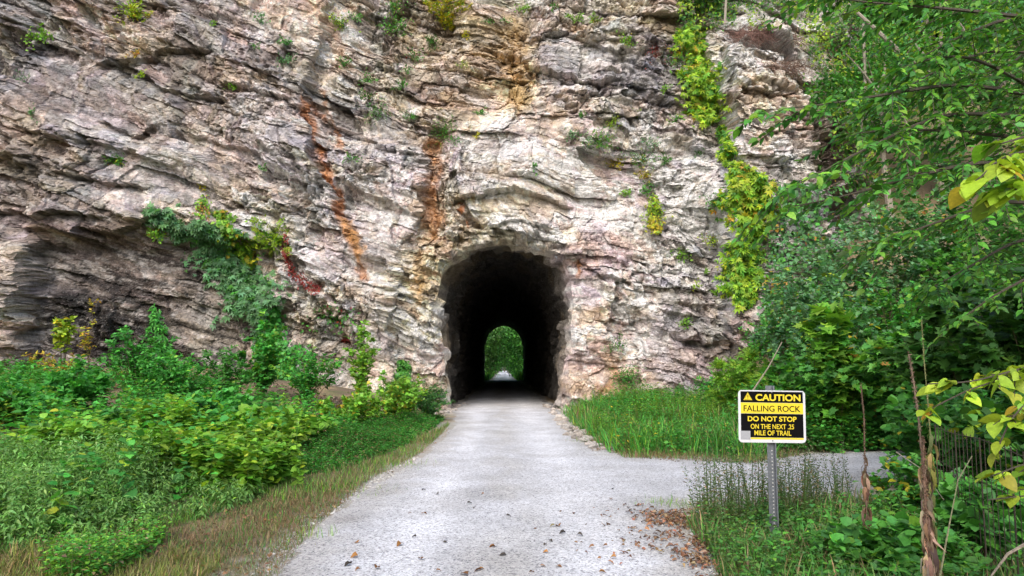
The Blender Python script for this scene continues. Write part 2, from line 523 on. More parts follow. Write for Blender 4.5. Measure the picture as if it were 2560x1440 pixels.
LEDGES = [  # lip line (pixels), lip height, undercut depth, reach above, reach below
    ([(-40, 528), (0, 530), (60, 545), (110, 552), (135, 540), (180, 533), (245, 548)], .5, .5, 60, 32),
    ([(60, 585), (90, 574), (190, 600), (210, 575), (295, 590), (335, 560), (370, 550), (410, 535)], .3, .5, 50, 60),
    ([(250, 158), (330, 150), (420, 120), (517, 124)], .35, .45, 50, 30),
    ([(326, 172), (368, 196), (403, 221), (514, 238), (573, 255)], .25, .4, 45, 26),
    ([(255, 305), (345, 347), (385, 320)], .25, .35, 40, 24),
    ([(70, 330), (200, 350), (330, 385), (440, 420)], .25, .3, 40, 24),
    ([(-30, 395), (90, 398), (170, 430), (270, 460), (360, 470)], .25, .35, 40, 24),
    ([(480, 345), (560, 372), (650, 385)], .2, .3, 40, 22),
    ([(560, 210), (640, 235), (720, 250)], .2, .3, 40, 22),
    ([(-40, 915), (0, 922), (59, 935), (156, 957), (300, 968)], .3, .8, 40, 40),
    ([(1326, 176), (1406, 190), (1496, 214), (1532, 196)], .35, .6, 75, 24),
    ([(1330, 100), (1371, 90), (1440, 95), (1496, 123), (1555, 133)], .25, .35, 28, 22),
    ([(1420, 232), (1470, 240), (1540, 222)], .25, .3, 30, 18),
    ([(1130, 508), (1194, 488), (1284, 480), (1365, 500), (1420, 525)], .3, .5, 60, 36),
    ([(1140, 530), (1200, 565), (1290, 560), (1370, 575)], .18, .25, 30, 18),
    ([(1120, 560), (1190, 580), (1280, 585)], .18, .25, 24, 16),
    ([(1690, 350), (1740, 372), (1795, 400)], .22, .35, 40, 22),
    ([(1715, 845), (1800, 862), (1910, 872)], .2, .35, 80, 40),
    ([(1690, 762), (1780, 772), (1860, 792)], .15, .25, 30, 16),
    ([(1790, 205), (1850, 216), (1900, 200), (1970, 230)], .25, .3, 30, 24),
    ([(1925, 395), (1990, 402), (2045, 412)], .3, .4, 36, 22),
    ([(1800, 290), (1880, 300), (1960, 290)], .2, .25, 26, 18),
    ([(880, 330), (950, 366), (1060, 392)], .25, .3, 40, 22),
    ([(870, 160), (950, 170), (1020, 190)], .15, .25, 30, 18),
    ([(560, 560), (640, 600), (720, 640), (800, 700)], .25, .3, 40, 26),
    ([(1440, 640), (1500, 690), (1560, 700), (1600, 730)], .2, .3, 40, 24),
    ([(1500, 800), (1570, 815), (1600, 800)], .2, .3, 40, 22),
    ([(880, 470), (960, 500), (1050, 540)], .18, .25, 34, 20),
    ([(1200, 120), (1260, 140), (1320, 150)], .25, .3, 40, 24),
    ([(1600, 250), (1680, 262), (1720, 280)], .2, .3, 30, 18)]
JOINTS = [  # line running down (pixels), step of the left side towards the viewer, crack depth
    ([(1040, 560), (1000, 640), (988, 720), (985, 860), (990, 1010)], .35, .15),
    ([(860, -60), (800, 120), (768, 260), (800, 400), (860, 540), (960, 640)], .7, .25),
    ([(1062, 370), (1058, 480), (1048, 600)], .35, .2),
    ([(1590, 790), (1584, 880), (1590, 990)], -.25, .2),
    ([(1445, 650), (1452, 800), (1448, 1000)], .12, .1),
    ([(1560, 560), (1600, 640), (1640, 720)], .2, .15),
    ([(1326, 90), (1330, 180)], -.3, .2),
    ([(1530, 130), (1535, 200)], .15, .2),
    ([(700, 560), (735, 700), (720, 860)], -.3, .2)]
GULLIES = [  # centre line, width px, depth
    ([(1725, 60), (1745, 200), (1775, 300), (1815, 400), (1865, 500), (1885, 600), (1850, 760)], 26, 1.0),
    ([(960, -40), (940, 120), (905, 240), (900, 330)], 50, .5),
    ([(1290, 60), (1275, 150), (1240, 250)], 70, .45),
    ([(1110, 340), (1090, 470), (1080, 590)], 30, .5)]


def build_cliff():
    st = 0.036
    xs = np.arange(-25.0, 25.0, st); zs = np.arange(-0.6, 20.6, st)
    X, Z = np.meshgrid(xs, zs)
    base = np.interp(X, PLAN_X, PLAN_Y)
    leanl = sstep(1.0, -4.0, X)
    base = base + np.maximum(Z - 4, 0) * (0.14 + 0.12 * leanl) + np.maximum(Z - 12, 0) * 0.12
    Yd = base.copy()
    for it in range(2):
        U, Vv = proj(np.stack([X, Yd, Z], -1))
        D = np.zeros_like(X)                                   # positive = towards the viewer
        wob = 14 * fbm(X * 0.8, Z * 0.8, 4, 91) + 11 * fbm(X * 3.1, Z * 3.1, 4, 92, 0.6)
        for pts, stp, crk in JOINTS:
            pts = np.array(pts, float)
            xl = np.interp(Vv, pts[:, 1], pts[:, 0]) + wob
            win = sstep(pts[0, 1] - 40, pts[0, 1] + 10, Vv) * sstep(pts[-1, 1] + 40, pts[-1, 1] - 10, Vv)
            sd = U - xl
            D += win * stp * (sstep(24, -24, sd) * np.exp(-np.maximum(-sd, 0) / 150.0) - sstep(-24, 24, sd) * 0.5 * np.exp(-np.maximum(sd, 0) / 90.0))
            D -= win * crk * np.exp(-(sd / 7.0) ** 2)
        for pts, w, dep in GULLIES:
            d, _ = seg_dist(U + wob, Vv, pts)
            D -= dep * sstep(w * 1.4, w * 0.3, d)
        Dj = D.copy()
        for pts, A, B, La, Lb in LEDGES:
            A, B = A * .8, B * .75
            pts = np.array(pts, float)
            yl = np.interp(U, pts[:, 0], pts[:, 1]) + wob * 0.7
            win = sstep(pts[0, 0] - 30, pts[0, 0] + 15, U) * sstep(pts[-1, 0] + 30, pts[-1, 0] - 15, U)
            s = yl - Vv
            up = A * np.exp(-np.maximum(s, 0) / La); dn = -B * np.exp(np.minimum(s, 0) / Lb)
            D += win * (dn + (up - dn) * sstep(-3.5, 3.5, s))
        # the rock pillar on the right, standing forward of the slope behind it
        pil = np.interp(Vv, [60, 95, 130, 250, 420, 700], [0.0, 0.55, 0.9, 1, 1.05, 1.1])
        cx = np.interp(Vv, [60, 250, 500, 700], [1895, 1908, 1935, 1965]); hw = np.interp(Vv, [90, 130, 250, 420, 500, 800], [30, 92, 122, 138, 158, 185])
        q = np.abs(U - cx) / hw
        Dl = D.copy()
        D += 1.9 * sstep(1.1, 0.72, q) * sstep(78, 125, Vv + 14 * fbm(X, Z, 3, 7)) * sstep(1000, 800, Vv)
        D -= 2.6 * sstep(2010, 2120, U + wob) * (1 - sstep(1.15, 0.8, q))
        D -= 1.5 * sstep(130, 40, Vv) * sstep(1640, 1740, U)
        # smooth undercut wall low on the left, with the block in front of it at the frame edge
        lw = sstep(40, 110, U) * sstep(720, 600, U + (Vv - 600) * 0.0) * sstep(570, 640, Vv + wob)
        D -= 0.75 * lw
        D += 0.8 * sstep(95, 55, U + wob) * sstep(590, 640, Vv) * sstep(835, 790, Vv)
        D += 0.45 * np.exp(-((U - 790) / 70.0) ** 2 - ((Vv - 655) / 45.0) ** 2)
        D += 0.5 * np.exp(-((U - 640) / 60.0) ** 2 - ((Vv - 330) / 55.0) ** 2)
        D += 0.5 * np.exp(-((U - 720) / 45.0) ** 2 - ((Vv - 360) / 60.0) ** 2)
        D += 0.9 * np.exp(-((U - 1250) / 150.0) ** 2 - ((Vv - 450) / 90.0) ** 2)
        D += 0.5 * np.exp(-((U - 1720) / 110.0) ** 2 - ((Vv - 520) / 120.0) ** 2)
        D += 0.4 * np.exp(-((U - 930) / 80.0) ** 2 - ((Vv - 700) / 160.0) ** 2)
        D += 0.6 * sstep(900, 1010, Vv) * sstep(1390, 1440, U) * sstep(1800, 1600, U)
        Dp = Dj + (D - Dl)
        Yd = base - D
    Xn = X + 1.3 * Dp
    smooth = np.clip(.7 * lw + np.exp(-((U - 1430) / 110.0) ** 2 - ((Vv - 145) / 45.0) ** 2) + np.exp(-((U - 800) / 60.0) ** 2 - ((Vv - 660) / 40.0) ** 2)
                     + 0.9 * np.exp(-((U - 915) / 55.0) ** 2 - ((Vv - 680) / 120.0) ** 2) + 0.8 * np.exp(-((U - 1560) / 70.0) ** 2 - ((Vv - 590) / 60.0) ** 2) + 0.6 * np.exp(-((U - 1660) / 60.0) ** 2 - ((Vv - 890) / 60.0) ** 2) + 0.5 * np.exp(-((U - 690) / 80.0) ** 2 - ((Vv - 340) / 60.0) ** 2) + 0.7 * np.exp(-((U - 1750) / 80.0) ** 2 - ((Vv - 540) / 80.0) ** 2)
                     + 0.8 * np.exp(-((U - 960) / 80.0) ** 2 - ((Vv - 345) / 35.0) ** 2) + 0.7 * np.exp(-((U - 1640) / 70.0) ** 2 - ((Vv - 200) / 40.0) ** 2)
                     + 0.6 * np.exp(-((U - 1625) / 30.0) ** 2 - ((Vv - 790) / 70.0) ** 2) + 0.8 * np.exp(-((U - 950) / 60.0) ** 2 - ((Vv - 900) / 90.0) ** 2), 0, 1)
    # bedding: dips to the right on the left-hand side, flatter on the right
    dip = np.interp(X, [-20, -8, -2, 3, 10, 20], [0.30, 0.32, 0.22, 0.10, 0.12, 0.2]) * 1.0
    S = Z + np.cumsum(np.full_like(X, st) * dip, axis=1) + 0.5 * fbm(X * 0.2, Z * 0.3, 3, 11) + 0.10 * fbm(Xn * 0.9, Z * 1.0, 3, 12, 0.6)
    T = Xn + 0.5 * fbm(Xn * 0.3, Z * 0.3, 3, 13) + 0.16 * fbm(Xn * 1.1, Z * 1.1, 3, 14)
    S2 = S + 0.09 * fbm(Xn * 2.2, Z * 2.6, 4, 15, 0.6); T2 = T + 0.11 * fbm(Xn * 2.4, Z * 2.4, 4, 16, 0.6)
    rub = np.clip(0.85 + 2.0 * fbm(X * 0.25 + 5, Z * 0.35, 4, 21), 0.3, 1.45)
    rub = np.maximum(rub, 1.3 * np.exp(-((U - 1230) / 130.0) ** 2 - ((Vv - 170) / 110.0) ** 2)) * (1 - 0.85 * smooth)
    rub2 = np.clip(rub + 1.2 * fbm(X * 0.6 + 15, Z * 0.8, 4, 22), 0.15, 1.4)
    crm = np.clip(0.45 + 2.2 * fbm(X * 0.45 + 25, S * 0.9, 4, 23), 0.0, 1.3)
    big = 1 - 0.6 * smooth
    mouthd = poly_sdf(X, Z, [tuple(p) for p in MOUTH])
    near = sstep(-0.05, 0.14, mouthd)
    out = 0.32 * fbm(X * 0.35, Z * 0.45, 5, 31, 0.55)
    col_v = np.ones_like(X); hue = np.zeros_like(X); hue2 = np.zeros_like(X)
    DZ = np.zeros_like(X)
    for s_, t_, bed, ln, amp, crack, cw, seed, msk in ((S + .05 * (S2 - S), T, 1.7, 2.2, .38, .11, .05, 101, big), (S2 * .6 + S * .4, T2 * .6 + T * .4, .72, .95, .22, .07, .035, 202, np.maximum(rub, .4)), (S2, T2, .38, .50, .17, .05, .03, 303, rub), (S2 * .8 + T2 * .15, T2, .19, .23, .085, .0, .03, 404, rub2)):
        off, fs, ft, gs, gt, es, et, ids = blocks(s_, t_, bed, ln, seed)
        lay = amp * ((off - .5) * 1.1 + gs * fs * 2.0 + gt * ft * 2.0 + 0.3 * (0.5 - np.abs(ft) - np.abs(fs)) - 0.16 * fs)
        e = np.minimum(es, et * 1.2 + 0.004)
        deep = _h(ids[0] * 3 + 1, ids[1], seed + 9)
        lay -= crack * (0.1 + deep ** 2 * 1.6) * crm * np.exp(-(e / cw) ** 2)
        out += lay * msk
        DZ -= 0.28 * lay * msk
        col_v *= 1 + (0.46 if bed < 1 else 0.3) * (_h(ids[0], ids[1] * 5 + 2, seed + 7) - .5) * (1 - 0.6 * smooth)
        hue += (_h(ids[0] + 31, ids[1] * 3, seed + 11) - .5) * (0.7 if bed > .3 else 0.4)
        hue2 += (_h(ids[0] + 61, ids[1] * 7, seed + 13) - .5) * (0.7 if bed > .3 else 0.4)
    sx, sz = T2 * 0.6, S2 * 0.85
    out += 0.48 * (chisel(sx, sz, 51, 1.3) - .35) * big + 0.26 * (chisel(sx * 2.1 + 4, sz * 2.2, 61, 1.3) - .35) * np.maximum(rub, .3)
    out += 0.17 * (chisel(sx * 4.6 + 9, sz * 4.8, 71, 1.4) - .35) * np.maximum(rub, .3) + 0.085 * (chisel(sx * 10.1, sz * 10.6, 81, 1.4) - .35) * np.maximum(rub2, .3)
    out += 0.08 * fbm(Xn * 3.0, S * 3.6, 5, 41, 0.72) * np.maximum(rub, .4)
    tr = 1 - np.abs(fbm(X * 1.1, S * 3.2, 4, 43))
    out -= 0.10 * sstep(0.94, 1.0, tr) * np.maximum(rub, 0.25)
    round_ = 0.22 * np.exp(-(np.maximum(mouthd, 0) / 0.10) ** 2) + 0.10 * np.exp(-(np.maximum(mouthd, 0) / 0.5) ** 2)
    Yf = Yd - out * (0.35 + 0.65 * near) + round_
    Zf = Z + DZ * near
    # ---- colour
    cp = np.array(CLIFF_PTS, float)
    uu = U + 45 * fbm(X * 0.7, S * 1.4, 4, 51); vv = Vv + 30 * fbm(X * 0.7 + 9, S * 1.4, 4, 52)
    wsum = np.zeros_like(X); C = np.zeros(X.shape + (3,))
    for px, py, r, g, b in cp:
        w = 1.0 / (((uu - px) ** 2 + ((vv - py) * 1.25) ** 2) / 1600.0 + 0.35) ** 2
        wsum += w; C += w[..., None] * lin((r, g, b))
    C /= wsum[..., None]
    C *= (np.array([1.20, 1.20, 1.22]) * (1 + .14 * sstep(-2, -7, X) * (1 - .8 * lw))[..., None])
    C = C * 0.74 + 0.26 * C.mean(-1, keepdims=True)
    C *= np.clip(col_v, 0.5, 1.6)[..., None]
    hue *= (1 - 0.5 * smooth); hue2 *= (1 - 0.5 * smooth)
    C *= 1 + hue[..., None] * np.array([0.13, 0.02, -0.16]) + hue2[..., None] * np.array([0.05, -0.05, 0.04])
    # pale calcite and lichen blotches, dark water staining, iron rust
    l1 = fbm(Xn * 2.2, S * 3.2, 5, 55, 0.65)
    li = sstep(0.16, 0.34, l1) * (0.55 + 0.45 * vnoise(X * 9, Z * 9, 5))
    C = C + (np.array([0.62, 0.60, 0.59]) - C) * (li * 0.55)[..., None]
    dk = 0.8 * sstep(0.12, 0.34, fbm(Xn * 1.6 + 40, S * 3.4, 5, 56, 0.6))
    C *= (1 - 0.36 * dk)[..., None]
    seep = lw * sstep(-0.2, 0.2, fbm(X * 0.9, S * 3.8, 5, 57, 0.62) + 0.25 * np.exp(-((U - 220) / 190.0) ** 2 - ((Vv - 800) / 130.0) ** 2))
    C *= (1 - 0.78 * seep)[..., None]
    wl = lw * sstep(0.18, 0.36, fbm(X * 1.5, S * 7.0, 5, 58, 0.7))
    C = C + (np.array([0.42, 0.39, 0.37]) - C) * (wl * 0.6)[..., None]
    ochre = sstep(0.2, 0.45, fbm(X * 0.9 + 3, Z * 1.1, 5, 59, 0.6)) * sstep(3.0, -1.0, np.abs(X) - 9)
    C = C + (np.array([0.42, 0.30, 0.15]) - C) * (ochre * 0.35)[..., None]
    rustn = fbm(X * 4, Z * 2.0, 4, 60)
    for pts, w, rc, k in (([(752, 250), (785, 335), (820, 420), (848, 505), (862, 560), (900, 640), (912, 695)], 15, (.50, .19, .05), .9),
                          ([(808, 240), (838, 330), (870, 385)], 10, (.48, .21, .07), .75), ([(775, 262), (815, 300)], 9, (.34, .14, .06), .7),
                          ([(1086, 360), (1080, 480), (1086, 590)], 30, (.45, .21, .065), .8), ([(1052, 640), (1045, 760)], 16, (.42, .26, .09), .6),
                          ([(780, -20), (830, 80), (865, 160)], 34, (.46, .27, .12), .5), ([(1290, 60), (1290, 260)], 34, (.44, .29, .10), .55),
                          ([(1150, 512), (1157, 530)], 6, (.36, .12, .03), .9), ([(1164, 555), (1168, 570)], 6, (.36, .12, .03), .9),
                          ([(1440, 650), (1443, 690)], 7, (.40, .17, .05), .8), ([(1530, 920), (1560, 980), (1500, 970)], 18, (.40, .20, .07), .6),
                          ([(865, 560), (895, 620), (905, 660)], 20, (.42, .24, .09), .7)):
        d, par = seg_dist(U + 10 * fbm(X * 2, Z * 2, 3, 62), Vv, pts)
        m = sstep(w * 1.25, w * 0.1, d + 14 * rustn) * k * (.75 + .25 * sstep(-.25, .2, fbm(Xn * 5, Z * 2.2, 4, 66)))
        C = C + (np.array(rc) * (0.75 + 0.5 * vnoise(X * 7, Z * 3, 63))[..., None] - C) * m[..., None]
    fine = 1 + 0.5 * fbm(Xn * 7, S * 9, 4, 64, 0.75)
    C = np.clip(C * np.clip(fine, 0.5, 1.45)[..., None], 0.02, 0.62)
    # ---- cut the tunnel mouth out of the grid
    cell = st * 0.75
    gx = np.gradient(mouthd, axis=1) / st; gz = np.gradient(mouthd, axis=0) / st
    gl = np.hypot(gx, gz) + 1e-6
    snap = (mouthd < 0) & (mouthd > -cell * 1.5)
    steep = np.abs(np.gradient(Yd, axis=1)) / st
    Xf = X + (0.34 * fbm(Xn * 0.9, S * 1.6, 5, 67, 0.6) + 0.22 * (chisel(Xn * 0.8, S * 1.3, 68, 1.3) - .35)) * sstep(0.9, 2.6, steep) * sstep(.3, .8, mouthd)
    Xf[snap] -= (mouthd * gx / gl)[snap]; Zf[snap] -= (mouthd * gz / gl)[snap]
    keepv = mouthd > -cell * 1.5
    ny, nx = X.shape
    idx = np.arange(ny * nx).reshape(ny, nx)
    kq = keepv[:-1, :-1] & keepv[1:, :-1] & keepv[:-1, 1:] & keepv[1:, 1:]
    F = np.stack([idx[:-1, :-1], idx[:-1, 1:], idx[1:, 1:], idx[1:, :-1]], -1)[kq]
    P = np.stack([Xf, Yf, Zf], -1)
    o = mesh_np('cliff', P.reshape(-1, 3), F, M_ROCK, None, C.reshape(-1, 3), smooth=False)
    tag(o, 'layered limestone cliff with rust streaks around the tunnel mouth', kind='structure')
    # lookup from pixel to the rock surface (for the plants that root on it)
    pu, pv = proj(P)
    iu = np.floor(pu / 5).astype(int); iv = np.floor(pv / 5).astype(int)
    ok = (iu >= -20) & (iu < 560) & (iv >= -40) & (iv < 300) & keepv
    look = np.full((340, 580), -1, int)
    ordr = np.argsort(-P[..., 1][ok])
    look[(iv[ok] + 40)[ordr], (iu[ok] + 20)[ordr]] = idx[ok][ordr]
    for _ in range(6):
        for ax in (0, 1):
            for sh in (1, -1):
                r = np.roll(look, sh, ax); look = np.where(look < 0, r, look)
    return xs, zs, Yf, C, P.reshape(-1, 3), look


CX, CZ, CY, CC, CP, LOOK = build_cliff()


def rock_at(px, py):
    px = np.asarray(px, float); py = np.asarray(py, float)
    i = np.clip(np.floor(py / 5).astype(int) + 40, 0, 339); j = np.clip(np.floor(px / 5).astype(int) + 20, 0, 579)
    return CP[LOOK[i, j]]


def cliff_depth(x, z):
    fx = np.clip((x - CX[0]) / (CX[1] - CX[0]), 0, len(CX) - 1.001); fz = np.clip((z - CZ[0]) / (CZ[1] - CZ[0]), 0, len(CZ) - 1.001)
    i = fx.astype(int); j = fz.astype(int); a = fx - i; b = fz - j
    g = lambda A: A[j, i] * (1 - a) * (1 - b) + A[j, i + 1] * a * (1 - b) + A[j + 1, i] * (1 - a) * b + A[j + 1, i + 1] * a * b
    return g(CY), np.stack([g(CC[..., k]) for k in range(3)], -1)


def build_tunnel():
    y0, c0 = cliff_depth(MOUTH[:, 0], MOUTH[:, 1])
    tt = np.concatenate([np.linspace(0, 6.0, 110), np.linspace(6.2, 16, 40), np.linspace(17, Y_EXIT - 28.2, 70)])
    n = len(tt)
    Tt = tt[:, None] * np.ones((1, NSEC))
    k = sstep(0, 5.0, tt)[:, None, None]
    sec = MOUTH[None] * (1 - k) + EXIT[None] * k
    peri = np.concatenate([[0], np.cumsum(np.hypot(*np.diff(MOUTH, axis=0).T))])
    Pp = peri[None] * np.ones((n, 1))
    amp = sstep(0, 0.5, Tt) * (1 - 0.75 * sstep(20, 60, Tt))
    off, fs, ft, gs, gt, es, et, ids = blocks(Pp + 0.2 * fbm(Pp, Tt, 3, 3), Tt + 0.2 * fbm(Pp, Tt, 3, 4), .7, 1.3, 515)
    off2, fs2, ft2, gs2, gt2, es2, et2, ids2 = blocks(Pp + 0.1 * fbm(Pp * 2, Tt * 2, 3, 3), Tt, .3, .6, 616)
    r = 0.34 * (off - .5 + gs * fs + gt * ft) + 0.16 * (off2 - .5 + gs2 * fs2 + gt2 * ft2) + 0.22 * fbm(Pp * .8, Tt * .6, 4, 32) + 0.08 * chisel(Pp * 3, Tt * 3, 33)
    nrm = np.stack([-np.gradient(sec[..., 1], axis=1), np.gradient(sec[..., 0], axis=1)], -1)
    nrm /= np.linalg.norm(nrm, axis=-1, keepdims=True) + 1e-9
    sec = sec + nrm * (r * amp)[..., None]
    yy = y0[None] * (1 - sstep(0, 3.0, Tt)) + 28.2 * sstep(0, 3.0, Tt) + Tt
    yy = np.maximum.accumulate(yy, axis=0)
    P = np.stack([sec[..., 0], yy, sec[..., 1]], -1)
    kc = sstep(0.0, 2.5, Tt)[..., None]
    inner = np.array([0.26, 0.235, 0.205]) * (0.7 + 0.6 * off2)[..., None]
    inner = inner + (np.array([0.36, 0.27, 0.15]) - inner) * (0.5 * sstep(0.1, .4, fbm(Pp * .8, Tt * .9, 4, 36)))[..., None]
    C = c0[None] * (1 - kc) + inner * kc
    inner_shade = sstep(0.6, 3.5, Tt) * 0.8  # tunnel darkness painted into the lining colour, deepening behind the mouth
    C = np.clip(C * (1 - inner_shade)[..., None], 0.012, 0.7)
    idx = np.arange(n * NSEC).reshape(n, NSEC)
    F = np.stack([idx[:-1, :-1], idx[:-1, 1:], idx[1:, 1:], idx[1:, :-1]], -1).reshape(-1, 4)
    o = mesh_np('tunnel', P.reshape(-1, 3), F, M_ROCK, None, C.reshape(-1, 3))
    tag(o, 'dark arched tunnel bored straight through the limestone cliff along the gravel trail', 'tunnel')


build_tunnel()

# ================================================================== ground and trail
TRAIL_L = [(690, 1440), (780, 1335), (860, 1272), (960, 1200), (1050, 1150), (1100, 1104), (1130, 1070), (1140, 1040)]
TRAIL_R = [(1402, 1035), (1440, 1072), (1500, 1120), (1560, 1145), (1700, 1147), (1874, 1157), (2012, 1137), (2117, 1129)]
ROAD_B = [(2230, 1180), (2150, 1235), (2000, 1238), (1850, 1240), (1735, 1264), (1672, 1292), (1692, 1318), (1740, 1360), (1785, 1440)]
gl_ = [tuple(on_ground(x, y)[:2]) for x, y in TRAIL_L]
gr_ = [tuple(on_ground(x, y)[:2]) for x, y in TRAIL_R]
gb_ = [tuple(on_ground(x, y)[:2]) for x, y in ROAD_B]
TRAIL = ([(-1.9, -4.0), (-1.75, 3.0)] + gl_ + [(-1.95, 28.0), (-1.8, 40.0), (-1.8, 86.0), (-1.35, 95.0), (-1.3, 320.0), (1.5, 320.0), (1.5, 95.0), (1.9, 86.0), (1.9, 40.0), (2.05, 28.0)]
         + gr_ + [(18.0, 14.4), (30.0, 15.5), (30.0, 12.5), (18.0, 11.2)] + gb_ + [(1.75, 3.0), (1.9, -4.0)])


def trail_sdf(x, y):
    return poly_sdf(x, y, TRAIL)


def ground_z(x, y):
    x = np.asarray(x, float); y = np.asarray(y, float)
    xl = np.interp(y, [3, 5.5, 7.5, 11, 14.5, 18, 28], [-1.75, -1.75, -2.0, -2.2, -2.1, -2.0, -1.95])
    dl = np.maximum(xl - 0.5 - x, 0)
    front = sstep(30, 27.5, y)
    bank = (0.95 * sstep(0.3, 9, dl) * sstep(10, 24, y) + 0.5 * sstep(0.2, 2.5, dl) * sstep(19, 26, y) + 0.12 * sstep(0, 3, dl)) * np.where(y < 60, 1, 0)
    hill = (6.5 * sstep(6.0, 16, x) * sstep(14.5, 29, y) + 0.3 * sstep(2.3, 4, x) * sstep(15, 24, y)) * np.where(y < 60, 1, 0)
    hill = hill + 17 * sstep(9, 22, x + 0.25 * (y - 30)) * sstep(26, 48, y) * np.where(y < 60, 1, 0)
    far = 1.2 * sstep(3.0, 9, np.abs(x)) * sstep(93, 100, y)
    return bank + hill + far + 0.04 * fbm(x * 0.8, y * 0.8, 3, 77) * sstep(0, 1.0, dl + np.maximum(x - 2.5, 0))


def build_ground():
    xs = np.concatenate([np.linspace(-60, -20, 14)[:-1], np.linspace(-20, -8, 100)[:-1], np.linspace(-8, 8, 260)[:-1], np.linspace(8, 20, 80)[:-1], np.linspace(20, 60, 14)])
    ys = np.concatenate([np.linspace(-12, 3, 20)[:-1], np.linspace(3, 12, 150)[:-1], np.linspace(12, 30, 140)[:-1], np.linspace(30, 90, 30)[:-1], np.linspace(90, 340, 70)])
    X, Y = np.meshgrid(xs, ys)
    Z = ground_z(X, Y)
    sd = trail_sdf(X, Y)
    Z = np.where(sd < 0.25, Z * sstep(-0.05, 0.25, sd), Z) - 0.012 * sstep(0.02, -0.15, sd)
    n1 = fbm(X * 1.3, Y * 1.3, 4, 201); n2 = fbm(X * 5, Y * 5, 3, 202)
    soil = np.array([0.155, 0.118, 0.078]); straw = np.array([0.27, 0.205, 0.12]); moss = np.array([0.10, 0.13, 0.045]); grav = np.array([0.42, 0.41, 0.39])
    a = sstep(-0.2, 0.3, n1 + 0.3 * n2)[..., None]
    C = soil * (1 - a) + straw * a
    b = (sstep(0.0, 0.4, fbm(X * .9 + 7, Y * .9, 4, 203)) * 0.6)[..., None]
    C = C * (1 - b) + moss * b
    g = (sstep(0.55, 0.0, sd + 0.35 * n2 + 0.25 * n1) * 0.85)[..., None]
    C = C * (1 - g) + grav * g
    idx = np.arange(X.size).reshape(X.shape)
    F = np.stack([idx[:-1, :-1], idx[:-1, 1:], idx[1:, 1:], idx[1:, :-1]], -1).reshape(-1, 4)
    o = mesh_np('ground', np.stack([X, Y, Z], -1).reshape(-1, 3), F, M_SOIL, None, C.reshape(-1, 3), True)
    tag(o, kind='structure')


def build_trail():
    xs = np.concatenate([np.linspace(-4, 5, 220)[:-1], np.linspace(5, 30, 120)])
    ys = np.concatenate([np.linspace(-4, 4, 60)[:-1], np.linspace(4, 9, 130)[:-1], np.linspace(9, 16, 120)[:-1], np.linspace(16, 30, 120)[:-1], np.linspace(30, 320, 250)])
    X, Y = np.meshgrid(xs, ys)
    rag = (0.16 * fbm(X * 1.1, Y * 0.9, 4, 301, .65) + 0.07 * fbm(X * 6, Y * 5, 3, 302)) * sstep(60, 30, Y)
    sd = trail_sdf(X, Y) + rag
    gx = np.gradient(sd, xs, axis=1); gy = np.gradient(sd, ys, axis=0)
    gl = gx * gx + gy * gy + 1e-6
    lim = 0.7 * np.maximum(np.gradient(xs)[None, :], np.gradient(ys)[:, None] * 0.5)
    lim = np.minimum(lim, 0.3)
    snap = np.abs(sd) < lim
    X2 = np.where(snap, X - sd * gx / gl, X); Y2 = np.where(snap, Y - sd * gy / gl, Y)
    keep = sd < lim
    Z = 0.004 + 0.018 * sstep(-0.0, -0.5, sd) + 0.012 * fbm(X * 2.2, Y * 1.4, 4, 303) * sstep(0, -0.5, sd)
    Z += -0.02 * np.exp(-((np.abs(X - 0.02) - 0.85) / 0.35) ** 2) * sstep(0, -0.6, sd) * 0.6
    C = np.broadcast_to(np.array([0.655, 0.675, 0.72]), X.shape + (3,)).copy()
    edge = sstep(-0.7, 0.0, sd + 0.3 * fbm(X * 3, Y * 3, 3, 304))[..., None] * 0.45
    C = C * (1 - edge) + np.array([0.40, 0.37, 0.32]) * edge
    wear = (0.7 * sstep(0.1, 0.5, fbm(X * .7, Y * .35, 4, 305)) * 0.25)[..., None]
    C = C * (1 - wear) + np.array([0.46, 0.45, 0.43]) * wear
    tk = np.exp(-((np.abs(X - 0.02 + 0.12 * fbm(X * 0 + 2, Y * .25, 2, 306)) - 0.85) / 0.38) ** 2)
    C = C * (0.88 + 0.17 * tk + 0.10 * fbm(X * 2.5, Y * .8, 4, 307))[..., None]
    mid = (0.35 * np.exp(-(X / .35) ** 2) * sstep(-.1, .3, fbm(X * 1.5, Y * .5, 3, 308)))[..., None]
    C = C * (1 - mid) + np.array([0.44, 0.42, 0.37]) * mid
    road = (sstep(2.4, 3.6, X) * 0.12)[..., None]
    C = C * (1 - road) + np.array([0.44, 0.425, 0.41]) * road
    idx = np.arange(X.size).reshape(X.shape)
    kq = keep[:-1, :-1] & keep[1:, :-1] & keep[:-1, 1:] & keep[1:, 1:]
    F = np.stack([idx[:-1, :-1], idx[:-1, 1:], idx[1:, 1:], idx[1:, :-1]], -1)[kq]
    used = np.unique(F); mp = np.full(X.size, -1); mp[used] = np.arange(len(used))
    o = mesh_np('gravel_trail', np.stack([X2, Y2, Z], -1).reshape(-1, 3)[used], mp[F], M_GRAVEL, None, C.reshape(-1, 3)[used], True)
    tag(o, kind='structure')


build_ground()
build_trail()
# ================================================================== leaves and plants
def rngs(seed):
    return np.random.default_rng(seed)


def unit(v):
    return v / (np.linalg.norm(v, axis=-1, keepdims=True) + 1e-9)


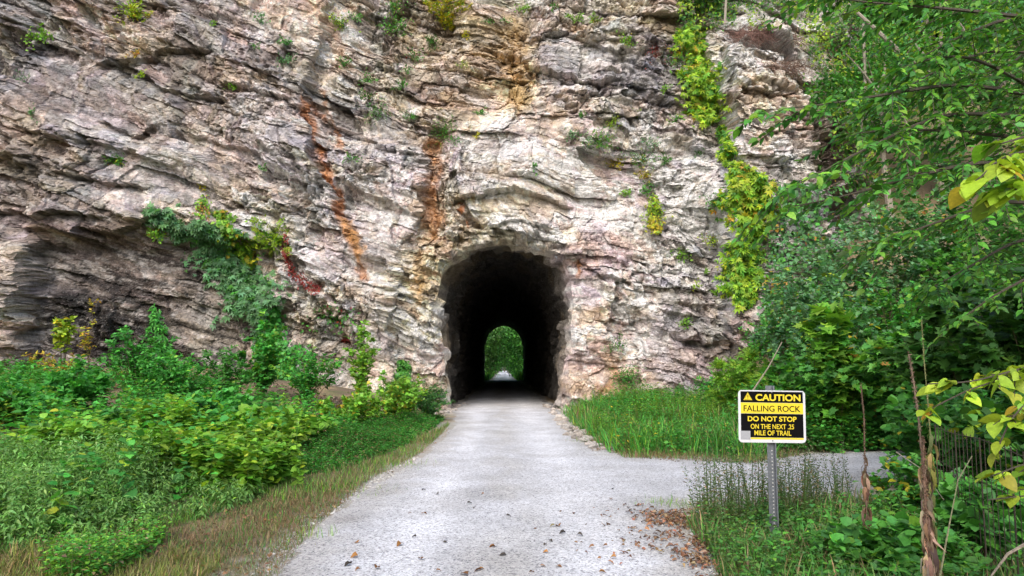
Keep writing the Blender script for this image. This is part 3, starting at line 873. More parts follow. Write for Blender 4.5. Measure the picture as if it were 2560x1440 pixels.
def leaf_template(w, curl=0.12, fold=0.06, heart=0.0, simple=False):
    if simple:
        V = [(0, 0, 0), (-w, .45, fold), (0, 1, -curl), (w, .45, fold)]
        return np.array(V, float), np.array([(0, 2, 1), (0, 3, 2)])
    V = [(0, 0, 0), (0, .35, .01), (0, .68, -curl * .3), (0, 1, -curl), (-w, .28 - heart, fold), (-w * .78, .64, fold - curl * .3), (w, .28 - heart, fold), (w * .78, .64, fold - curl * .3)]
    F = [(0, 1, 4), (1, 2, 5), (1, 5, 4), (2, 3, 5), (0, 6, 1), (1, 7, 2), (1, 6, 7), (2, 7, 3)]
    return np.array(V, float), np.array(F)


def lobed_template():
    half = [(0, 0), (.30, -.10), (.40, .10), (.62, .28), (.38, .38), (.46, .66), (.20, .60), (.0, 1.0)]
    V = [(0, .28, 0)] + [(x, y, .10 * x - .12 * y * y) for x, y in half] + [(-x, y, .10 * x - .12 * y * y) for x, y in half[1:-1]]
    n = len(half)
    F = [(0, k, k + 1) for k in range(1, n)]
    m = list(range(n + 1, n + n - 1))
    ring = [1] + m + [n]
    F += [(0, ring[k + 1], ring[k]) for k in range(len(ring) - 1)]
    return np.array(V, float), np.array(F)


def palm_template(k=5):
    V0, F0 = leaf_template(.17, simple=True, curl=.15)
    Vs, Fs = [], []
    for q, a in enumerate(np.linspace(-1.35, 1.35, k)):
        sc = 1 - .22 * abs(a)
        c, s = math.cos(a), math.sin(a)
        v = V0 * sc
        Vs.append(np.stack([v[:, 0] * c + v[:, 1] * s, -v[:, 0] * s + v[:, 1] * c, v[:, 2]], 1)); Fs.append(F0 + 4 * q)
    return np.concatenate(Vs), np.concatenate(Fs)


def pinnate_template(k=4):
    V0, F0 = leaf_template(.22, simple=True)
    Vs, Fs = [], []
    for q in range(2 * k + 1):
        y0 = (q // 2) / k * .75
        a = 0 if q == 2 * k else (1.05 if q % 2 else -1.05)
        v = V0 * .36; c, s = math.cos(a), math.sin(a)
        Vs.append(np.stack([v[:, 0] * c + v[:, 1] * s, y0 - v[:, 0] * s + v[:, 1] * c, v[:, 2] - .15 * y0 * y0], 1)); Fs.append(F0 + 4 * q)
    return np.concatenate(Vs), np.concatenate(Fs)


def blade_template():
    V = [(-.02, 0, 0), (.02, 0, 0), (-.018, .4, .02), (.018, .4, .02), (-.012, .75, .10), (.012, .75, .10), (0, 1, .24)]
    return np.array(V, float), np.array([(0, 1, 3), (0, 3, 2), (2, 3, 5), (2, 5, 4), (4, 5, 6)])


T_OVAL = leaf_template(.27)
T_ROUND = leaf_template(.46, heart=.08, curl=.1)
T_LANCE = leaf_template(.16, curl=.28)
T_OVAL_S = leaf_template(.30, simple=True)
T_ROUND_S = leaf_template(.42, simple=True)
T_LANCE_S = leaf_template(.17, simple=True, curl=.25)
T_LOBED = lobed_template()
T_PALM = palm_template()
T_PINN = pinnate_template()
T_BLADE = blade_template()


def jit_col(rng, n, cols, var=.22):
    """one colour per leaf: picked between the plant's own leaf colours, with natural variation"""
    cols = np.asarray(cols, float)
    k = rng.integers(0, len(cols), n); k2 = rng.integers(0, len(cols), n); t = rng.random(n)[:, None]
    c = cols[k] * t + cols[k2] * (1 - t)
    return np.clip(c * (1 + var * rng.standard_normal((n, 1))).clip(.45, 1.7) * (1 + .08 * rng.standard_normal((n, 3))), .004, .8)


class Leaves:
    def __init__(self):
        self.V = []; self.F = []; self.C = []; self.n = 0

    def add(self, tmpl, pos, dr, nor, size, col):
        V0, F0 = tmpl
        n = len(pos)
        if n == 0:
            return
        y = unit(dr)
        x = unit(np.cross(y, nor)); z = np.cross(x, y)
        s = np.broadcast_to(np.asarray(size, float), (n,))[:, None, None]
        P = pos[:, None] + s * (V0[None, :, 0:1] * x[:, None] + V0[None, :, 1:2] * y[:, None] + V0[None, :, 2:3] * z[:, None])
        self.V.append(P.reshape(-1, 3))
        self.F.append((F0[None] + (np.arange(n) * len(V0))[:, None, None]).reshape(-1, 3) + self.n)
        self.C.append(np.repeat(np.broadcast_to(col, (n, 3)), len(V0), axis=0))
        self.n += n * len(V0)

    def build(self, name, mat, parent=None):
        return mesh_np(name, np.concatenate(self.V), np.concatenate(self.F), mat, parent, np.concatenate(self.C), True)


def heart_template():
    half = [(0, 0), (.16, -.10), (.34, -.06), (.46, .10), (.47, .30), (.38, .54), (.22, .78), (0, 1.02)]
    z = lambda x, y: .16 * x - .14 * y * y
    rib = [(0, .2, -.01), (0, .5, -.03)]
    V = [(0, .25, 0), (0, .6, -.05)] + [(x, y, z(x, y)) for x, y in half] + [(-x, y, z(x, y)) for x, y in half[1:-1]]
    n = len(half); R = list(range(2, 2 + n)); Lf = [2] + list(range(2 + n, 2 + n + n - 2)) + [R[-1]]
    F = []
    for ring, flip in ((R, 0), (Lf, 1)):
        for k in range(n - 1):
            c = 0 if k < 4 else 1
            t = (c, ring[k], ring[k + 1])
            F.append(t[::-1] if flip else t)
        t = (0, ring[4], 1); F.append(t[::-1] if flip else t)
    return np.array(V, float), np.array(F)


T_HEART = heart_template()
# leaf colours (base colours, linear)
G_DARK = [(.018, .065, .014), (.03, .10, .02), (.022, .08, .025)]
G_MID = [(.035, .15, .022), (.05, .19, .028), (.03, .12, .03)]
G_LUSH = [(.04, .20, .03), (.06, .25, .035), (.035, .16, .03)]
G_LIGHT = [(.10, .30, .03), (.14, .36, .035), (.08, .25, .03)]
G_YELL = [(.26, .40, .03), (.34, .46, .04), (.18, .34, .03)]
G_BLUE = [(.05, .14, .06), (.07, .18, .085), (.045, .12, .045)]
G_VINE = [(.24, .36, .03), (.14, .28, .025), (.32, .40, .035), (.10, .22, .02)]
for _l, _k in ((G_DARK, (2.3, 1.8, 1.4)), (G_MID, (1.9, 1.6, 1.6)), (G_LUSH, (1.55, 1.5, 1.6)), (G_LIGHT, (1.6, 1.2, 1.3)), (G_BLUE, (2.1, 1.8, 1.9)), (G_VINE, (1.35, 1.4, 1.2))):
    _l[:] = [tuple(v * q for v, q in zip(c, _k)) for c in _l]
YELLOW = [(.50, .40, .035), (.42, .38, .03), (.30, .36, .03)]
AUTUMN = [(.45, .24, .05), (.40, .34, .05), (.28, .14, .06)]
RED = [(.26, .03, .03), (.32, .05, .04), (.16, .03, .03)]
DRYC = [(.20, .12, .08), (.26, .17, .12), (.14, .085, .06)]
STRAW = [(.27, .20, .11), (.20, .14, .08), (.30, .23, .13)]
STEMC = (.10, .075, .045)
GSTEM = (.07, .12, .03)


def plant_frame(rng, n):
    return unit(rng.standard_normal((n, 3)))


def shrub(name, label, cat, base, h, rad, cols, tmpl, leaf, nbr=16, ntw=9, nl=9, seed=1, group=None, lean=(0, 0), accents=None, acc=.05, twig=.28, low=.15, stemc=STEMC, stemr=.012, up=.5, spread=1.0, tw_up=.25):
    """a leafy shrub or sapling: stems arch out of the base, each with twigs of alternating leaves"""
    rng = rngs(seed)
    base = np.asarray(base, float)
    root = empty(name, base)
    tag(root, label, cat, group)
    L = Leaves(); S = Mesh()
    az = rng.random(nbr) * 2 * math.pi
    rr = rad * np.sqrt(rng.random(nbr)) * spread
    hh = h * (0.62 + 0.42 * rng.random(nbr)) * (1 - .35 * (rr / (rad + 1e-6)) ** 2)
    ex = np.stack([rr * np.cos(az) + lean[0], rr * np.sin(az) + lean[1], hh], 1)
    mid = np.stack([rr * np.cos(az) * .3 + lean[0] * .35, rr * np.sin(az) * .3 + lean[1] * .35, hh * .6], 1)
    foot = np.stack([rng.normal(0, .08 * rad, nbr), rng.normal(0, .08 * rad, nbr), np.full(nbr, -.05)], 1)

    def curve(b, t):
        t = t[:, None]
        return foot[b] * (1 - t) ** 2 + 2 * mid[b] * t * (1 - t) + ex[b] * t * t
    for b in range(nbr):
        ts = np.linspace(0, 1, 6)
        pts = curve(np.full(6, b), ts) + base
        S.tube(pts, stemr * (1.15 - ts), 4, stemc)
    nt = nbr * ntw
    b = np.repeat(np.arange(nbr), ntw)
    t0 = low + (1 - low) * rng.random(nt) ** .75
    p0 = curve(b, t0)
    ax = unit(curve(b, np.minimum(t0 + .05, 1.05)) - p0)
    out = plant_frame(rng, nt); out[:, 2] = np.abs(out[:, 2]) * .5
    td = unit(ax * up + out + np.array([0, 0, tw_up]) + np.stack([p0[:, 0], p0[:, 1], p0[:, 0] * 0], 1) / (rad + .01) * .5)
    tl = twig * (0.5 + rng.random(nt)) * (1.15 - .5 * t0)
    k = np.tile(np.arange(nl), nt); ti = np.repeat(np.arange(nt), nl)
    u = (k + .6 + .3 * rng.random(nt * nl)) / nl
    pos = p0[ti] + td[ti] * (tl[ti] * u)[:, None] - np.array([0, 0, 1]) * (tl[ti] * .25 * u * u)[:, None]
    side = unit(np.cross(td, np.array([0, 0, 1.0]) + .2 * rng.standard_normal((nt, 3))))
    sg = np.where(k % 2 == 0, 1.0, -1.0)[:, None]
    n = nt * nl
    dr = unit(td[ti] * .55 + side[ti] * sg * .8 + .35 * rng.standard_normal((n, 3)) + np.array([0, 0, -.15]))
    nor = unit(np.array([0, 0, 1.0]) + .45 * rng.standard_normal((n, 3)) + .35 * td[ti] + np.array([0, -.25, 0]))
    col = jit_col(rng, n, cols)
    if accents is not None:
        m = rng.random(n) < acc
        col[m] = jit_col(rng, m.sum(), accents)
    sz = leaf * (.55 + .7 * rng.random(n)) * (1.1 - .35 * u)
    L.add(tmpl, pos + base, dr, nor, sz, col)
    under(L.build('foliage', M_LEAF), root)
    under(S.build('stem', M_BARK), root)
    return root


def rock_normal_y():
    return np.array([0, -1.0, 0.25])


def tuft(name, label, cat, px, py, size_px, cols, tmpl, leaf, n=60, seed=1, group=None, droop=.2, accents=None, acc=.1, grow=(0, 0)):
    """a small plant rooted in a crack of the cliff: one mesh"""
    rng = rngs(seed)
    b = rock_at(px, py + size_px * .35)
    r = size_px / FPX * b[1] * .62
    n = int(n * 1.5)
    L = Leaves()
    nst = max(3, n // 9)
    st = unit(np.stack([rng.normal(0, .75, nst) + grow[0], -np.abs(rng.normal(.5, .4, nst)), rng.normal(.55, .55, nst) + grow[1]], 1))
    ln = r * (0.7 + .9 * rng.random(nst))
    i = rng.integers(0, nst, n)
    t = rng.random(n) ** .7
    pos = b + np.array([0, -.03, 0]) + st[i] * (ln[i] * t)[:, None] - np.array([0, 0, 1]) * (droop * ln[i] * t * t)[:, None] + .18 * r * rng.standard_normal((n, 3)) * np.array([1, .6, 1])
    dr = unit(st[i] * .6 + .7 * rng.standard_normal((n, 3)) + np.array([0, -.3, -.1]))
    nor = unit(np.array([0, -.55, .8]) + .5 * rng.standard_normal((n, 3)))
    col = jit_col(rng, n, cols)
    if accents is not None:
        m = rng.random(n) < acc
        col[m] = jit_col(rng, m.sum(), accents)
    L.add(tmpl, pos, dr, nor, leaf * (.6 + .7 * rng.random(n)), col)
    root = tag(empty(name, b), label, cat, group)
    S = Mesh()
    for k in range(nst):
        tt = np.linspace(0, .9, 4)[:, None]
        S.tube(b + st[k] * ln[k] * tt - np.array([0, 0, 1]) * droop * ln[k] * tt * tt - np.array([0, -.05, 0]) * (1 - tt), .006, 3, STEMC, False)
    under(L.build('foliage', M_LEAF), root)
    under(S.build('stem', M_BARK), root)
    return root


def vine(name, label, cat, pts, widths, cols, tmpl, leaf, dens=1.0, thick=.3, seed=1, accents=None, acc=.1, group=None, stem=True, hang=.6):
    """a climbing plant spread over the rock along a line of pixels"""
    rng = rngs(seed)
    pts = np.asarray(pts, float); widths = np.asarray(widths, float)
    d = np.concatenate([[0], np.cumsum(np.hypot(*np.diff(pts, axis=0).T))])
    lens = d[-1]
    area = lens * widths.mean() * 2
    n = int(area * dens * .12 * (0.10 / leaf) ** 1.3)
    s = rng.random(n) * lens
    cx = np.interp(s, d, pts[:, 0]); cyy = np.interp(s, d, pts[:, 1]); w = np.interp(s, d, widths)
    w = w * (0.55 + .95 * vnoise(s / 24.0, s * 0 + seed, seed))
    tx = np.interp(s, d, np.gradient(pts[:, 0])); ty = np.interp(s, d, np.gradient(pts[:, 1])); tl = np.hypot(tx, ty) + 1e-6
    off = np.clip(rng.normal(0, .55, n), -1.5, 1.5)
    px = cx - ty / tl * off * w; py = cyy + tx / tl * off * w
    keep = .65 * vnoise(px / 16.0, py / 16.0, seed + 3) + .35 * vnoise(px / 6.0, py / 6.0, seed + 4) + .22 * (1 - np.abs(off)) > .40
    px, py, off = px[keep], py[keep], off[keep]; n = len(px)
    p = rock_at(px, py)
    lump = .35 + .65 * vnoise(px / 17.0, py / 17.0, seed + 5)
    o = thick * np.clip(1 - .6 * off * off, .1, 1) * lump * (.25 + .75 * rng.random(n)) + .02
    pos = p + np.stack([rng.normal(0, .03, n), -o, o * .15 + rng.normal(0, .03, n)], 1)
    dr = unit(np.stack([rng.normal(0, .7, n), -np.abs(rng.normal(.35, .3, n)), -hang + rng.normal(0, .5, n)], 1))
    nor = unit(np.array([0, -.75, .65]) + .45 * rng.standard_normal((n, 3)))
    col = jit_col(rng, n, cols)
    if accents is not None:
        m = rng.random(n) < acc * (.25 + 1.9 * sstep(.4, .8, vnoise(px / 24.0, py / 24.0, seed + 9)))
        col[m] = jit_col(rng, m.sum(), accents)
    root = empty(name, rock_at(pts[-1, 0], pts[-1, 1]))
    tag(root, label, cat, group)
    L = Leaves()
    L.add(tmpl, pos, dr, nor, leaf * (.6 + .7 * rng.random(n)), col)
    under(L.build('foliage', M_LEAF), root)
    if stem:
        S = Mesh()
        for k in range(3):
            ss = np.linspace(0, lens, 16)
            q = rock_at(np.interp(ss, d, pts[:, 0]) + rng.normal(0, 4, 16) + (k - 1) * widths.mean() * .4, np.interp(ss, d, pts[:, 1]))
            q = q + np.array([0, -.04, 0])
            q[1:-1, 1] = (q[:-2, 1] + q[1:-1, 1] + q[2:, 1]) / 3
            S.tube(q, .012, 4, STEMC)
        under(S.build('stem', M_BARK), root)
    return root


def spray_tree(name, label, cat, base, h, crown_c, crown_r, cols, tmpl, leaf, nclump=40, nper=60, seed=1, trunk_r=.15, group=None, barkc=(.12, .095, .07), accents=None, acc=.04, limbs=7, clump=.8):
    """tree with a tapered trunk, limbs and a crown of leaf clumps spread through its volume"""
    rng = rngs(seed)
    base = np.asarray(base, float); cc = np.asarray(crown_c, float); cr = np.asarray(crown_r, float)
    root = empty(name, base)
    tag(root, label, cat, group)
    T = Mesh()
    ts = np.linspace(0, 1, 10)
    top = np.array([cc[0], cc[1], cc[2] + cr[2] * .6]) - base
    wob = np.stack([.02 * h * np.sin(ts * 5 + seed), .02 * h * np.cos(ts * 4 + seed), ts * 0], 1)
    tp = base + ts[:, None] * top + wob
    tp[0, 2] -= .2
    T.tube(tp, trunk_r * (1.12 - ts) + .01, 8, barkc)
    v = unit(rng.standard_normal((nclump, 3)))
    cen = cc + v * cr * (0.35 + .65 * rng.random((nclump, 1)) ** .5)
    for k in range(min(limbs, nclump)):
        t0 = .35 + .5 * rng.random()
        a = base + t0 * top
        e = cen[k]
        m = (a + e) / 2 + np.array([0, 0, .12 * np.linalg.norm(e - a)])
        tt = np.linspace(0, 1, 6)[:, None]
        T.tube(a * (1 - tt) ** 2 + 2 * m * tt * (1 - tt) + e * tt ** 2, trunk_r * .4 * (1.1 - tt[:, 0]) + .006, 5, barkc)
    n = nclump * nper
    i = np.repeat(np.arange(nclump), nper)
    size = clump * (.55 + .7 * rng.random(nclump))
    q = unit(rng.standard_normal((n, 3))) * (rng.random((n, 1)) ** .45) * np.array([1, 1, .62])
    pos = cen[i] + q * size[i][:, None]
    dr = unit(q + .6 * rng.standard_normal((n, 3)) + np.array([0, 0, -.3]))
    nor = unit(np.array([0, 0, .9]) + .5 * q + .45 * rng.standard_normal((n, 3)))
    cv = (.75 + .5 * rng.random(nclump))[i][:, None]
    col = jit_col(rng, n, cols) * cv
    if accents is not None:
        mk = rng.random(n) < acc
        col[mk] = jit_col(rng, mk.sum(), accents)
    L = Leaves(); L.add(tmpl, pos, dr, nor, leaf * (.6 + .7 * rng.random(n)), col)
    under(L.build('crown', M_LEAF), root)
    under(T.build('trunk', M_BARK), root)
    return root


def scatter(poly, n, seed):
    """n points inside a ground polygon given in world x, y"""
    rng = rngs(seed)
    poly = np.asarray(poly, float)
    lo = poly.min(0); hi = poly.max(0)
    out = np.zeros((0, 2))
    while len(out) < n:
        q = lo + (hi - lo) * rng.random((n * 2, 2))
        out = np.concatenate([out, q[inside(q[:, 0], q[:, 1], poly)]])
    return out[:n]


def grass(name, pts, hgt, cols, seed, lean=.35, width=1.0, accents=None, acc=.2, mat=None):
    rng = rngs(seed)
    n = len(pts)
    p = np.stack([pts[:, 0], pts[:, 1], ground_z(pts[:, 0], pts[:, 1]) - .01], 1)
    az = rng.random(n) * 6.283
    hz = np.stack([np.cos(az), np.sin(az), np.zeros(n)], 1)
    dr = unit(np.array([0, 0, 1.0]) + hz * (lean * rng.random(n))[:, None])
    V0, F0 = T_BLADE
    L = Leaves()
    col = jit_col(rng, n, cols)
    if accents is not None:
        m = rng.random(n) < acc
        col[m] = jit_col(rng, m.sum(), accents)
    L.add((V0 * np.array([width, 1, 1]), F0), p, dr, hz, hgt * (.45 + .8 * rng.random(n)) * (.6 + .8 * vnoise(pts[:, 0] * 1.3, pts[:, 1] * 1.3, seed)), col)
    o = L.build(name, mat or M_GRASS)
    return tag(o, kind='stuff')


def weeds(name, pts, hgt, cols, tmpl, leaf, seed, nodes=7, whorl=3, droop=.4, spread=.06, hvar=.35, up=.5, accents=None, acc=.05):
    """many upright leafy stems growing as one mass"""
    rng = rngs(seed)
    n = len(pts)
    g = ground_z(pts[:, 0], pts[:, 1])
    H = np.broadcast_to(hgt, (n,)) * (1 - hvar + 2 * hvar * rng.random(n)) * (.7 + .6 * vnoise(pts[:, 0] * .9, pts[:, 1] * .9, seed))
    lean_ = rng.normal(0, .12, (n, 2))
    m = n * nodes * whorl
    i = np.repeat(np.arange(n), nodes * whorl)
    k = np.tile(np.repeat(np.arange(nodes), whorl), n); wv = np.tile(np.arange(whorl), n * nodes)
    t = (k + .5 + rng.random(m) * .5) / nodes
    t = t ** .8
    a = wv * 6.283 / whorl + k * 1.1 + rng.random(m) * .8
    hz = np.stack([np.cos(a), np.sin(a), np.zeros(m)], 1)
    pos = np.stack([pts[i, 0] + lean_[i, 0] * H[i] * t, pts[i, 1] + lean_[i, 1] * H[i] * t, g[i] + H[i] * t], 1) + hz * spread * .4 * rng.random((m, 1))
    dr = unit(hz + np.array([0, 0, 1.0]) * (up - droop - (1 - t) * .5)[:, None] + .25 * rng.standard_normal((m, 3)))
    nor = unit(np.array([0, 0, 1.0]) + .3 * rng.standard_normal((m, 3)))
    col = jit_col(rng, m, cols) * (.75 + .5 * vnoise(pts[i, 0] * .8, pts[i, 1] * .8, seed + 1))[:, None]
    if accents is not None:
        mk = rng.random(m) < acc
        col[mk] = jit_col(rng, mk.sum(), accents)
    L = Leaves(); L.add(tmpl, pos, dr, nor, leaf * (.5 + .7 * rng.random(m)) * (1.1 - .4 * t), col)
    # the stems, as thin three-sided blades in the same mass
    V0 = np.array([(-.006, 0, 0), (.006, 0, 0), (0, 1, 0)], float); F0 = np.array([(0, 1, 2)])
    sp = np.stack([pts[:, 0], pts[:, 1], g - .02], 1)
    L.add((V0 * np.array([1 / H.mean(), 1, 1]), F0), sp, np.stack([lean_[:, 0], lean_[:, 1], np.ones(n)], 1), plant_frame(rng, n) * np.array([1, 1, .1]), H, np.broadcast_to(np.array(GSTEM), (n, 3)))
    o = L.build(name, M_LEAF)
    return tag(o, kind='stuff')


def gpt(px, py, Y):
    """a point on the terrain under the pixel column px, Y metres ahead"""
    x = float(at(px, py, Y)[0])
    return np.array([x, Y, float(ground_z(x, Y))])
# ================================================================== the warning sign
M_WHITE = flat_mat('white_sheet_metal', (.56, .58, .62), .4, 0, .04)
M_BLACK = flat_mat('black_vinyl', (.004, .004, .0045), .75, 0, .2)
M_BLACK.node_tree.nodes['Principled BSDF'].inputs['Specular IOR Level'].default_value = 0.08
M_YELLOW = flat_mat('yellow_vinyl', (.66, .52, .018), .6, 0, .06)
M_ZINC = metal_mat('weathered_zinc_steel')
ZINC = (.16, .175, .20)
M_HOLE = flat_mat('dark_hole', (.55, .56, .56), .8, 0, .1)
M_STICKER = flat_mat('grey_sticker', (.30, .31, .34), .6, 0, .35, 260)
M_WIRE = flat_mat('rusty_wire', (.05, .038, .03), .7, .3, .4, 80)


def rounded(w, h, r, k=6):
    p = []
    for cx, cz, a0 in ((w / 2 - r, h / 2 - r, 0), (-w / 2 + r, h / 2 - r, 90), (-w / 2 + r, -h / 2 + r, 180), (w / 2 - r, -h / 2 + r, 270)):
        for q in range(k + 1):
            a = math.radians(a0 + 90 * q / k)
            p.append((cx + r * math.cos(a), cz + r * math.sin(a)))
    return p


def make_sign():
    Y = 6.75
    base = gpt(1936, 1330, Y); base[2] = 0.0
    root = empty('warning_sign', base)
    tag(root, 'black and yellow falling rock caution sign on a perforated steel post beside the side trail', 'sign')
    top = at(1929, 1104, Y) - base
    # U-channel post, leaning very slightly, with its row of holes
    P = Mesh()
    w, dpt, t = .031, .024, .006
    prof = [(-w - .010, 0), (-w, 0), (-w + .007, dpt), (w - .007, dpt), (w, 0), (w + .010, 0), (w + .010, t * .7), (w + t, t), (w - .004, dpt + t), (-w + .004, dpt + t), (-w - t, t), (-w - .010, t * .7)]
    n = len(prof)
    z0, z1 = -.3, top[2] + .50
    sh = lambda z: top[0] * z / top[2]
    V = [(x + sh(z), y, z) for z in (z0, z1) for x, y in prof]
    F = []
    for k in range(n):
        m = (k + 1) % n
        F += [(k, m, n + m), (k, n + m, n + k)]
    for a, b, c, d in ((0, 1, 10, 11), (1, 2, 9, 10), (2, 3, 8, 9), (3, 4, 7, 8), (4, 5, 6, 7)):
        F += [(n + a, n + b, n + c), (n + a, n + c, n + d)]
    P.add(V, F, ZINC)
    H = P
    for k in range(26):
        z = .06 + k * .0254 * 1.25
        if z > top[2] - .01:
            break
        a = np.arange(8) * math.pi / 4
        H.prism([(sh(z) + .0055 * math.cos(q), z + .0055 * math.sin(q)) for q in a], -.0015, .002, (.6, .6, .6))
    P.build('post', M_ZINC, root)
    # panel with its lettering, turned a hair clockwise
    S = .61 / 166.0                                        # metres per photograph pixel on the panel
    W, Hh = 168 * S, 127 * S
    pan = Mesh(); pan.prism(rounded(W, Hh, .035), 0.0, .003)
    panel = pan.build('panel', M_WHITE, root)
    panel.location = (float(at(1929, 1041, Y)[0] - base[0]), -.012, float(at(1929, 1041, Y)[2] - base[2]))
    panel.rotation_euler = (0, math.radians(1.0), math.radians(2.0))

    def band(name, x0, x1, z0, z1, mat, y=-.0012):
        m = Mesh(); m.prism([(x0, z0), (x1, z0), (x1, z1), (x0, z1)], y, y + .001)
        return m.build(name, mat, panel)
    ix = 78 * S
    zt = lambda py: (1041.5 - py) * S
    band('black_field', -ix, ix, zt(1008), zt(981), M_BLACK)
    band('yellow_band', -ix, ix, zt(1034.5), zt(1008.6), M_YELLOW)
    band('black_field', -ix, ix, zt(1092.5), zt(1035.1), M_BLACK)
    band('yellow_band', -ix + 24 * S, ix, zt(1097), zt(1093), M_YELLOW)
    band('sticker', -ix - 1 * S, -ix + 23 * S, zt(1098), zt(1077), M_STICKER, -.0022)

    def text(body, cx, cz, width, height, mat, bold):
        cu = bpy.data.curves.new('lettering', 'FONT')
        cu.body = body; cu.align_x = 'CENTER'; cu.align_y = 'CENTER'
        cu.size = 1.0; cu.offset = bold; cu.extrude = .004
        o = bpy.data.objects.new('lettering_curve', cu); COL.objects.link(o)
        bpy.context.view_layer.update()
        me = bpy.data.meshes.new_from_object(o.evaluated_get(bpy.context.evaluated_depsgraph_get()))
        bpy.data.objects.remove(o)
        co = np.zeros(len(me.vertices) * 3); me.vertices.foreach_get('co', co); co = co.reshape(-1, 3)
        lo, hi = co.min(0), co.max(0)
        q = (co - (lo + hi) / 2) / (hi - lo)
        new = np.stack([cx + q[:, 0] * width, -.0018 - q[:, 2] * .0012, cz + q[:, 1] * height], 1)
        me.vertices.foreach_set('co', new.ravel()); me.update()
        me.name = 'lettering'; me.materials.clear(); me.materials.append(mat)
        return link(bpy.data.objects.new('lettering', me), panel)
    text('CAUTION', 15.5 * S, zt(995.5), 113 * S, 16.5 * S, M_YELLOW, .032)
    text('FALLING ROCK', 0, zt(1022.5), 142 * S, 14.5 * S, M_BLACK, .008)
    text('DO NOT STOP', 0, zt(1047.5), 122 * S, 12.5 * S, M_YELLOW, .026)
    text('ON THE NEXT .25', 0, zt(1066), 108 * S, 12.0 * S, M_YELLOW, .012)
    text('MILE OF TRAIL', 1 * S, zt(1081.5), 92 * S, 12.0 * S, M_YELLOW, .012)
    # the triangle with its exclamation mark
    tri = Mesh(); cx, cz = -60 * S, zt(996)
    T3 = lambda r, y0, y1: tri.prism([(cx - r * .87, cz - r * .5), (cx + r * .87, cz - r * .5), (cx, cz + r)], y0, y1)
    T3(12.5 * S, -.0024, -.0012)
    tr = tri.build('warning_triangle', M_YELLOW, panel)
    tri = Mesh()
    T3(10.6 * S, -.0029, -.0024); tri.build('triangle_line', M_BLACK, tr)
    tri = Mesh()
    T3(9.6 * S, -.0034, -.0029); tri.build('triangle_field', M_YELLOW, tr)
    ex = Mesh()
    ex.prism([(cx - .5 * S, cz - 1.2 * S), (cx + .5 * S, cz - 1.2 * S), (cx + 1.2 * S, cz + 5 * S), (cx - 1.2 * S, cz + 5 * S)], -.0040, -.0034)
    ex.prism([(cx + .9 * S * math.cos(q), cz - 3 * S + .9 * S * math.sin(q)) for q in np.arange(8) * math.pi / 4], -.0040, -.0034)
    ex.build('exclamation_mark', M_BLACK, tr)
    for z in (zt(983), zt(1100)):
        b = Mesh(); b.prism([(.0055 * math.cos(q), z + .0055 * math.sin(q)) for q in np.arange(8) * math.pi / 4], -.006, -.0005, ZINC)
        b.build('bolt', M_ZINC, panel)


make_sign()

